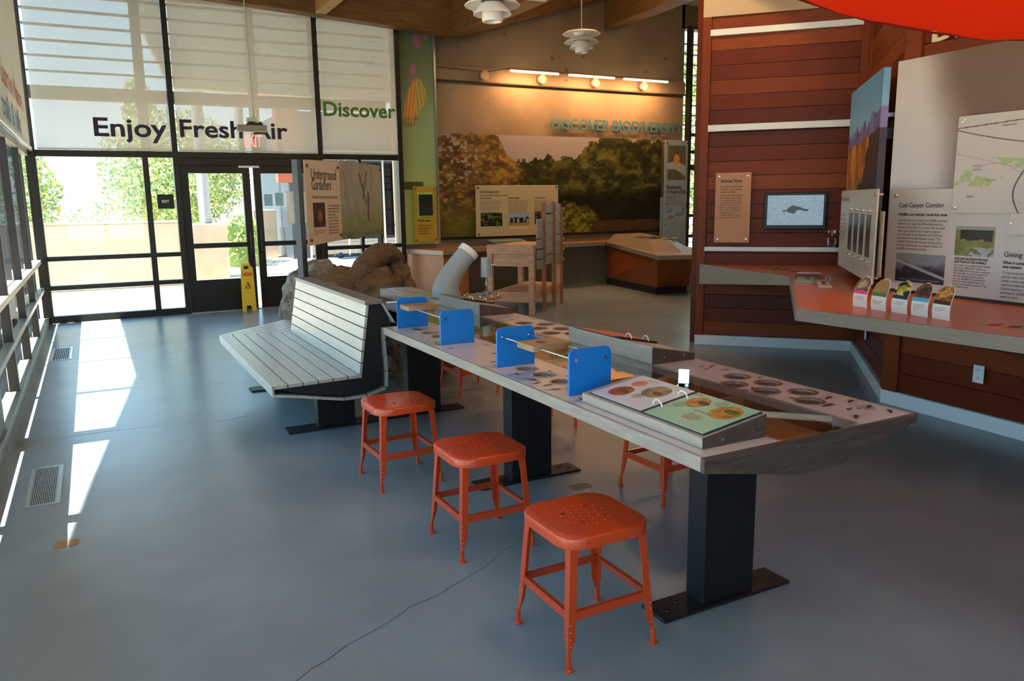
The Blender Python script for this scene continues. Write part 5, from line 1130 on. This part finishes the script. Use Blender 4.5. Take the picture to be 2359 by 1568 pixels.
for k in range(4):
    x = .52+k*.28; box('slot', (x, -.003, .17), (x+.17, 0, .47), mat('slot_dark', '2a2422', .3), sp)
    for z in (.14, .50): obj('standoff', MB().tube([(x+.085, -.012, z), (x+.085, 0, z)], .012, 10), CHROME, sp)
    body_lines(x, .12, .17, ['Look for me', 'near the creek', 'at dusk or dawn'], .016, sp, .02, -.003)
text('lettering', 'Who Goes There?', .06, .06, -.003, .56, INK, sp, width=.42); body_lines(.06, .46, .32, ['Cameras set', 'beside the', 'trails record', 'animals which', 'pass through', 'at night and', 'in the day'], .035, sp, .03, -.003)
for x, z in ((.04, .61), (SLn-.05, .61), (.04, .04), (SLn-.05, .04), (.04, .3)): obj('standoff', MB().tube([(x, -.012, z), (x, .045, z)], .010, 10), mat('warm_pin', '8f8472', .35, .6), sp)
ab = thing('acrylic_box', 'small clear wall box with a dark object inside, left of the slotted panel', 'box', on(O1, A1, 1.27, .05, 1.05), A1)
box('clear_case', (0, -.09, 0), (.17, -.0, .17), ACRYL, ab); obj('skull', blob((.09, -.045, .045), (.04, .03, .035), 8, .2, 2), mat('dark_specimen', '2c2018', .6), ab, smooth=True)

# =================================================================== RIGHT WALL PANELS (leaf 3)
def blurry(U, V):
    c = mixc(C3('b5b4b9'), C3('bdb5ad'), V); n = fbm(U*2.2+.6, V*2.2, 3, 3)
    d = sst(.15, .75, U*1.1+V*.5-.35+.3*(n-.5))*sst(.15, .5, np.abs(V-.55)*-1+.9); c = mixc(c, C3('5c4438'), .85*sst(.10, .24, U+.12*(n-.5)+.10*(V-.5)*(V > .5))*sst(.30, .55, V+.9*(U-.1))*1.0)
    st = .10*np.sin(U*240+V*14)*sst(.62, .35, V)*sst(.13, .2, U); c = c*(1+st[..., None]); return c*(1+.02*(fbm(U*3, V*160, 5, 2)-.5)+.02*(fbm(U*260, V*3, 6, 2)-.5))[..., None]
bgp = thing('backdrop_panel', 'big pale grey blurred photo board on the right cedar wall', 'panel', on(O3, A3, -.02, .045, .95), A3)
box('board', (0, 0, 0), (3.0, .02, 1.53), mat('board_edge', 'c9c4a8', .5), bgp); picture('print', 0, 0, 3.0, 1.53, -.002, blurry, bgp, .012)
tpn = thing('text_board', 'wide white Coal Canyon Corridor text board above the orange counter', 'panel', on(O3, A3, .03, .10, .885), A3)
TB = mat('board_white', 'b9b7b1', .45)
box('board', (0, 0, 0), (2.6, .012, .704), TB, tpn, bevel=.002); box('shadow_rail', (.4, .02, -.02), (2.6, .06, .01), BLACK, tpn)  # black strip paints the shaded gap below the board
Z0 = .885
def tt(s_, size, x, z, wd, bold=0, m_=INK): return text('lettering', s_, size, x, -.003, z-Z0, m_, tpn, width=wd, bold=bold)
tt('Coal Canyon Corridor', .046, .085, 1.465, .358, .0004); tt('Wildlife, not vehicles, travel this route', .026, .088, 1.408, .385, .0007)
body_lines(.09, 1.388-Z0, .385, ['Coal Canyon is an important wildlife corridor', 'between the Santa Ana Mountains and the', 'Puente-Chino Hills. To protect this essential', 'open space, State Parks bought property', 'on both sides of the freeway and CalTrans', 'decommissioned the freeway ramps. This', 'marked the first time in state history that a', 'freeway interchange was closed in favor of', 'a wildlife movement corridor.'], .0248, tpn, .018, -.003, mat('ink_mid', '4d4843', .6))
def aerial(U, V):
    n = fbm(U*9, V*6, 3); c = mixc(C3('2c3038'), C3('7f8a94'), sst(.3, .8, V+.5*(n-.5))); l_ = np.abs(V-(.75-.55*U)) < .05; c = np.where(l_[..., None], C3('98a2a8'), c); return np.where((V < .16)[..., None], C3('2a2c36'), c)
def creek(U, V):
    n = fbm(U*9, V*9, 5); c = mixc(C3('4f5a30'), C3('8f9560'), n); c = np.where(((V > .45+.2*n) & (U > .12) & (U < .95))[..., None], C3('2c2a28'), c); c = np.where((V > .88)[..., None], C3('8a8f8c'), c); return np.where(((V < .3) & (U > .35+.6*V) & (n > .42))[..., None], C3('9aa3a6'), c)
picture('photo', .095, .945-Z0, .485, 1.145-Z0, -.0025, aerial, tpn, .0035); picture('photo', .545, 1.152-Z0, .815, 1.345-Z0, -.0025, creek, tpn, .0035)
tt('COAL CANYON WILDLIFE CORRIDOR', .018, .125, .958, .33, 0, mat('ink_pale', '8a8f96', .6))
tt('WILDLIFE CROSSINGS PROVIDE', .02, .55, 1.125, .235, .0006); tt('SAFE PASSAGE FOR ANIMALS', .02, .55, 1.105, .225, .0006)
body_lines(.55, 1.098-Z0, .26, ['Our roads cut through wildlife habitat', 'and make it difficult for animals to', 'move safely from one area to another.', 'We can make it easier and safer for', 'them by creating suitable places', 'to cross. Bridges and underpasses', 'serve for large animals. Pipes and', 'culverts suit smaller creatures. One', 'size doesn\'t fit all.'], .0178, tpn, .012, -.003, INK)
tt('Giving Wildlife Room', .046, .885, 1.162, .40, .0004); tt('When it comes to corridors,', .026, .885, 1.118, .27, .0007); tt('size matters', .026, .885, 1.092, .12, .0007)
body_lines(.885, 1.075-Z0, .30, ['To find food, shelter and mates,', 'animals need room. A mountain lion', 'needs a wide range. Small', 'creatures need far less space.', 'Others need just a passage. Park', 'planning for wildlife keeps those', 'needs in mind.'], .025, tpn, .018, -.003, MATS['ink_mid'])
for x, z in ((.055, 1.545), (2.5, 1.545), (2.5, .93)): obj('standoff', MB().lathe([(0, .006), (.010, .005), (.013, 0)], (0, 0, 0), 14), mat('pin_silver', 'c9bfa8', .25, .7), tpn, loc=(x, -.001, z-Z0), rot=(R(90), 0, 0))
mpn = thing('map_board', 'white wildlife corridor map board with green patches at upper right', 'panel', on(O3, A3, .545, .125, 1.43), A3)
def mapf(U, V):
    c = np.ones(U.shape+(3,))*C3('b3b0aa'); n = fbm(U*9+4, V*7, 6); g = (n > .58)*(np.abs(V-.45+.25*U) < .16); c = np.where(g[..., None], C3('98a877'), c)
    for (f_, wd, k_) in ((lambda u: .88+.12*u, .006, '55504e'), (lambda u: .80-.35*u+.5*(u-.35)**2, .006, '55504e'), (lambda u: .62-.6*u, .003, '8f8a86'), (lambda u: .3+.2*np.sin(u*9), .003, '8f8a86')):
        c = np.where((np.abs(V-f_(U)) < wd)[..., None], C3(k_), c)
    c = np.where(((np.abs(U-(.30-.03*np.sin(V*8))) < .004) & (V < .42))[..., None], C3('55504e'), c); gr = (np.abs((U*12) % 1-.5) > .485) | (np.abs((V*9) % 1-.5) > .485); return c*np.where(gr, .97, 1)[..., None]
box('board', (0, 0, 0), (1.5, .01, .615), TB, mpn, bevel=.002); picture('print', 0.002, .002, 1.498, .613, -.001, mapf, mpn, .0032)
me = plate([(.40, -.12), (1.5, -.12), (1.5, .0), (.40, .0)], [], 0, .01, 'lower_step'); bpy.data.meshes.remove(me); box('lower_step', (.40, 0, -.13), (1.5, .01, .0), TB, mpn)
for s_, x, z, wd in (('SANTA ANA', .13, .29, .06), ('MOUNTAINS', .13, .265, .06), ('CHINO HILLS', .22, .20, .07), ('Riverside', .30, .53, .09), ('ORANGE', .10, .10, .05)): text('lettering', s_, .02, x, -.003, z, INKG, mpn, width=wd)
for x, z in ((.035, .585), (.025, .035), (.415, -.06)): obj('standoff', MB().lathe([(0, .006), (.010, .005), (.013, 0)], (0, 0, 0), 14), MATS['pin_silver'], mpn, loc=(x, -.001, z), rot=(R(90), 0, 0))
lt_ = letters('DISCOVER', .17, 0, 0, 0, 1.1, mat('cream_letters', 'c9bc94', .5), 'raised cream letters high on the right cedar wall under the red fabric', 'lettering', A3); lt_.location = on(O3, A3, .215, .03, 2.57)
# outlets
def outlet(loc, a, lab):
    t = thing('wall_outlet', lab, 'outlet', loc, a, None); box('cover', (-.038, 0, -.06), (.038, .008, .06), mat('outlet_white', 'd5dbe2', .35), t, bevel=.003)
    for z in (-.028, .028):
        r_ = obj('receptacle', MB().tube([(0, -.003, z), (0, 0, z)], .017, 14), MATS['outlet_white'], t)
        obj('slots', MB().box((-.008, -.0035, z-.004), (-.005, -.003, z+.006)).box((.004, -.0035, z-.004), (.007, -.003, z+.006)), BLACK, r_, kind='stuff')
outlet(on(O3, A3, .765, .024, .37), A3, 'white double wall outlet below the orange counter on the right cedar wall')
outlet(on(O2, A2, .70, .024, .42), A2, 'upper white outlet plate seen edge-on under the counter, nearer the wall corner'); outlet(on(O2, A2, 1.05, .024, .36), A2, 'lower white outlet plate seen edge-on under the counter, farther from the wall corner')

# =================================================================== CEILING THINGS
def pendant(x, y, z, s, top, label):
    t = thing('pendant_lamp', label, 'lamp', (x, y, z), group='white tiered pendant lamps')
    obj('cord', MB().tube([(0, 0, .19*s), (0, 0, top-z)], .007, 8), mat('cord_grey', 'b5aa98', .6), t)
    for nm, pr in (('upper_shade', [(.012, .215), (.10, .205), (.19, .185), (.225, .165), (.223, .162), (.10, .178), (.05, .14)]), ('middle_shade', [(.06, .135), (.11, .125), (.17, .098), (.205, .07), (.203, .066), (.12, .09), (.07, .10)]), ('lower_shade', [(.075, .085), (.10, .06), (.125, .03), (.142, .005), (.139, .003), (.10, .03), (.075, .05)]), ('cup', [(.0, .05), (.055, .05), (.075, .02), (.078, -.03), (.074, -.045), (.06, -.045), (.055, 0)])):
        obj(nm, MB().lathe([(r_*s, zz_*s) for r_, zz_ in pr], (0, 0, 0), 36), WHITE, t, smooth='auto')
    obj('struts', MB().tube([(.05*s, 0, .05*s), (.06*s, 0, .19*s)], .004, 6).tube([(-.05*s, 0, .05*s), (-.06*s, 0, .19*s)], .004, 6), WHITE, t, kind='stuff')
    obj('slot_ring', MB().lathe([(.082*s, .093*s), (.082*s, .10*s)], (0, 0, 0), 24), BLACK, t)
    return t
pendant(5.82, 9.0, 3.47, 1.10, 5.15, 'white tiered pendant lamp hanging in front of the concrete wall')
pendant(2.42, 4.8, 2.73, .88, 5.15, 'nearer white tiered pendant lamp cut by the top of the picture')
sl2_ = thing('track_spotlight', 'white track spotlight on a short rail beside the nearer pendant', 'spotlight', (4.28, 8.0, 3.72))
box('rail', (-.05, -.02, .0), (.42, .02, .035), WHITE, sl2_, bevel=.003)
sp2 = thing('track_spotlight', 'small twin white spotlight heads below the beam, left of the nearer pendant', 'spotlight', (3.86, 8.0, 3.46))
obj('head', MB().tube([(0, 0, .03), (.05, 0, .13)], [.035, .035], 16), WHITE, sp2, smooth='auto'); obj('head', MB().tube([(-.05, 0, .09), (.02, 0, .12)], [.028, .028], 16), WHITE, sp2, smooth='auto'); obj('stem', MB().tube([(.05, 0, .12), (.10, 0, .6)], .01, 8), WHITE, sp2)
# linear lights over the mural
tl = thing('linear_light', 'rail of three warm linear lamps and round brackets above the mural', 'light', (0, 0, 0))
obj('rail', MB().tube([(6.3, 11.98, 3.69), (9.75, 11.98, 3.685)], .016, 8), mat('rail_bronze', '6b5a45', .5), tl); obj('feed_cable', MB().tube([(4.6, 12.3, 3.72), (6.05, 12.25, 3.66), (6.3, 11.98, 3.69)], .005, 6), BLACK, tl)
lamp_m = mat('lamp_glow', (1, .78, .45), .5, emit=9.)
for x0, x1 in ((6.36, 7.28), (7.50, 8.44), (8.65, 9.63)):
    o = box('lamp_tube', (x0, 11.96, 3.645), (x1, 12.0, 3.67), lamp_m, tl)
for x in (6.0, 7.10, 8.20, 9.27): obj('round_bracket', MB().tube([(x, 12.26, 3.60), (x, 12.20, 3.60)], .075, 20), mat('bracket_tan', 'b59a74', .6), tl, smooth='auto')
cbx = tag(box('cable_box', (4.88, YC-.06, 3.76), (5.0, YC-.001, 3.83), WHITE, bevel=.004), 'small white box on the concrete wall at the end of the lamp cable', 'box')
# hanging exit sign
ex = thing('exit_sign', 'hanging clear EXIT sign with pale red letters on a thin rod', 'sign', (1.90, 10.6, 2.52))
obj('rod', MB().tube([(.04, 0, .10), (0, 0, 2.63)], .008, 8), mat('rod_cream', 'bdb8a5', .5), ex); box('canopy_box', (-.05, -.03, .05), (.08, .03, .10), mat('exit_cream', 'bfc0ac', .5), ex); obj('clip', MB().prism([(-.07, .012), (.12, .012), (.10, .035), (-.02, .055)], -.04, .04, ax='y'), BLACK, ex)
box('housing', (-.17, -.035, -.07), (.19, .035, .012), mat('housing_grey', '8f8a78', .4, .3), ex, bevel=.004); box('clear_panel', (-.16, -.004, -.30), (.18, .004, -.07), ACRYL, ex)
text('lettering', 'EXIT', .215, -.105, -.008, -.255, mat('exit_red', (1, .32, .26), .5, emit=.9), ex, width=.22, bold=.004)
# red fabric sail overhead
sail = thing('fabric_sail', 'red fabric canopy sweeping across the upper right corner overhead', 'canopy', (0, 0, 0))
edge = [(2.30, 2.47, 2.40), (2.639, 2.5, 2.365), (2.884, 2.534, 2.35), (3.258, 2.61, 2.345), (3.82, 2.671, 2.35), (4.193, 2.682, 2.355), (4.518, 2.626, 2.36), (4.85, 2.57, 2.375)]
nj = 14; v = []; F = []
for j in range(nj+1):
    t_ = j/nj
    for i, (x, y, z) in enumerate(edge):
        v.append((x*(1-t_*.05)+.15*t_, y-2.0*t_, z+.35*t_+.05*math.sin(t_*3.1)+.015*math.sin(i*2.1+t_*5)))
ne = len(edge)
for j in range(nj):
    for i in range(ne-1): F.append((j*ne+i, j*ne+i+1, (j+1)*ne+i+1, (j+1)*ne+i))
mb = MB(); mb.add(v, F); o = obj('cloth', mb, FABRIC_RED, sail, smooth=True); md = o.modifiers.new('sub', 'SUBSURF'); md.levels = 2; md.render_levels = 2
obj('hem', MB().tube([(x, y, z) for x, y, z in edge], .006, 6), mat('hem_red', '8a1208', .7), sail, smooth=True)

# =================================================================== FLOOR THINGS
def grille(x0, y0, x1, y1, n_, lab):
    t = thing('floor_grille', lab, 'vent', (x0, y0, 0)); W2, D2 = x1-x0, y1-y0; f_ = .022
    for lo, hi in (((0, 0), (W2, f_)), ((0, D2-f_), (W2, D2)), ((0, f_), (f_, D2-f_)), ((W2-f_, f_), (W2, D2-f_))): box('frame', (*lo, 0), (*hi, .005), ALU, t)
    box('well', (f_, f_, .0005), (W2-f_, D2-f_, .001), mat('dark_well', '30343a', .8), t)
    for k in range(n_): x = f_+(W2-2*f_)*(k+.5)/n_; box('bar', (x-.0022, f_, .001), (x+.0022, D2-f_, .0045), ALU, t)
grille(-.45, 4.63, -.285, 5.34, 14, 'larger ribbed metal floor grille by the left window wall'); grille(-.505, 9.15, -.31, 9.94, 9, 'smaller pale floor grille farther along the left window wall')
BRS = mat('worn_tan_cover', 'a5855a', .7, noise=.3, scale=30)
for x0, y0, x1, y1, l_ in ((-.295, 3.99, -.19, 4.07, 'small tan floor box cover on the left side of the floor'), (2.17, 3.42, 2.30, 3.50, 'small tan floor box cover under the middle of the table')):
    o = thing('floor_cover', l_, 'cover', (x0, y0, 0)); obj('cover_plate', MB().prism([(a-x0, b-y0) for a, b in rrect(x0, y0, x1, y1, .025, 4)], 0, .002), BRS, o)
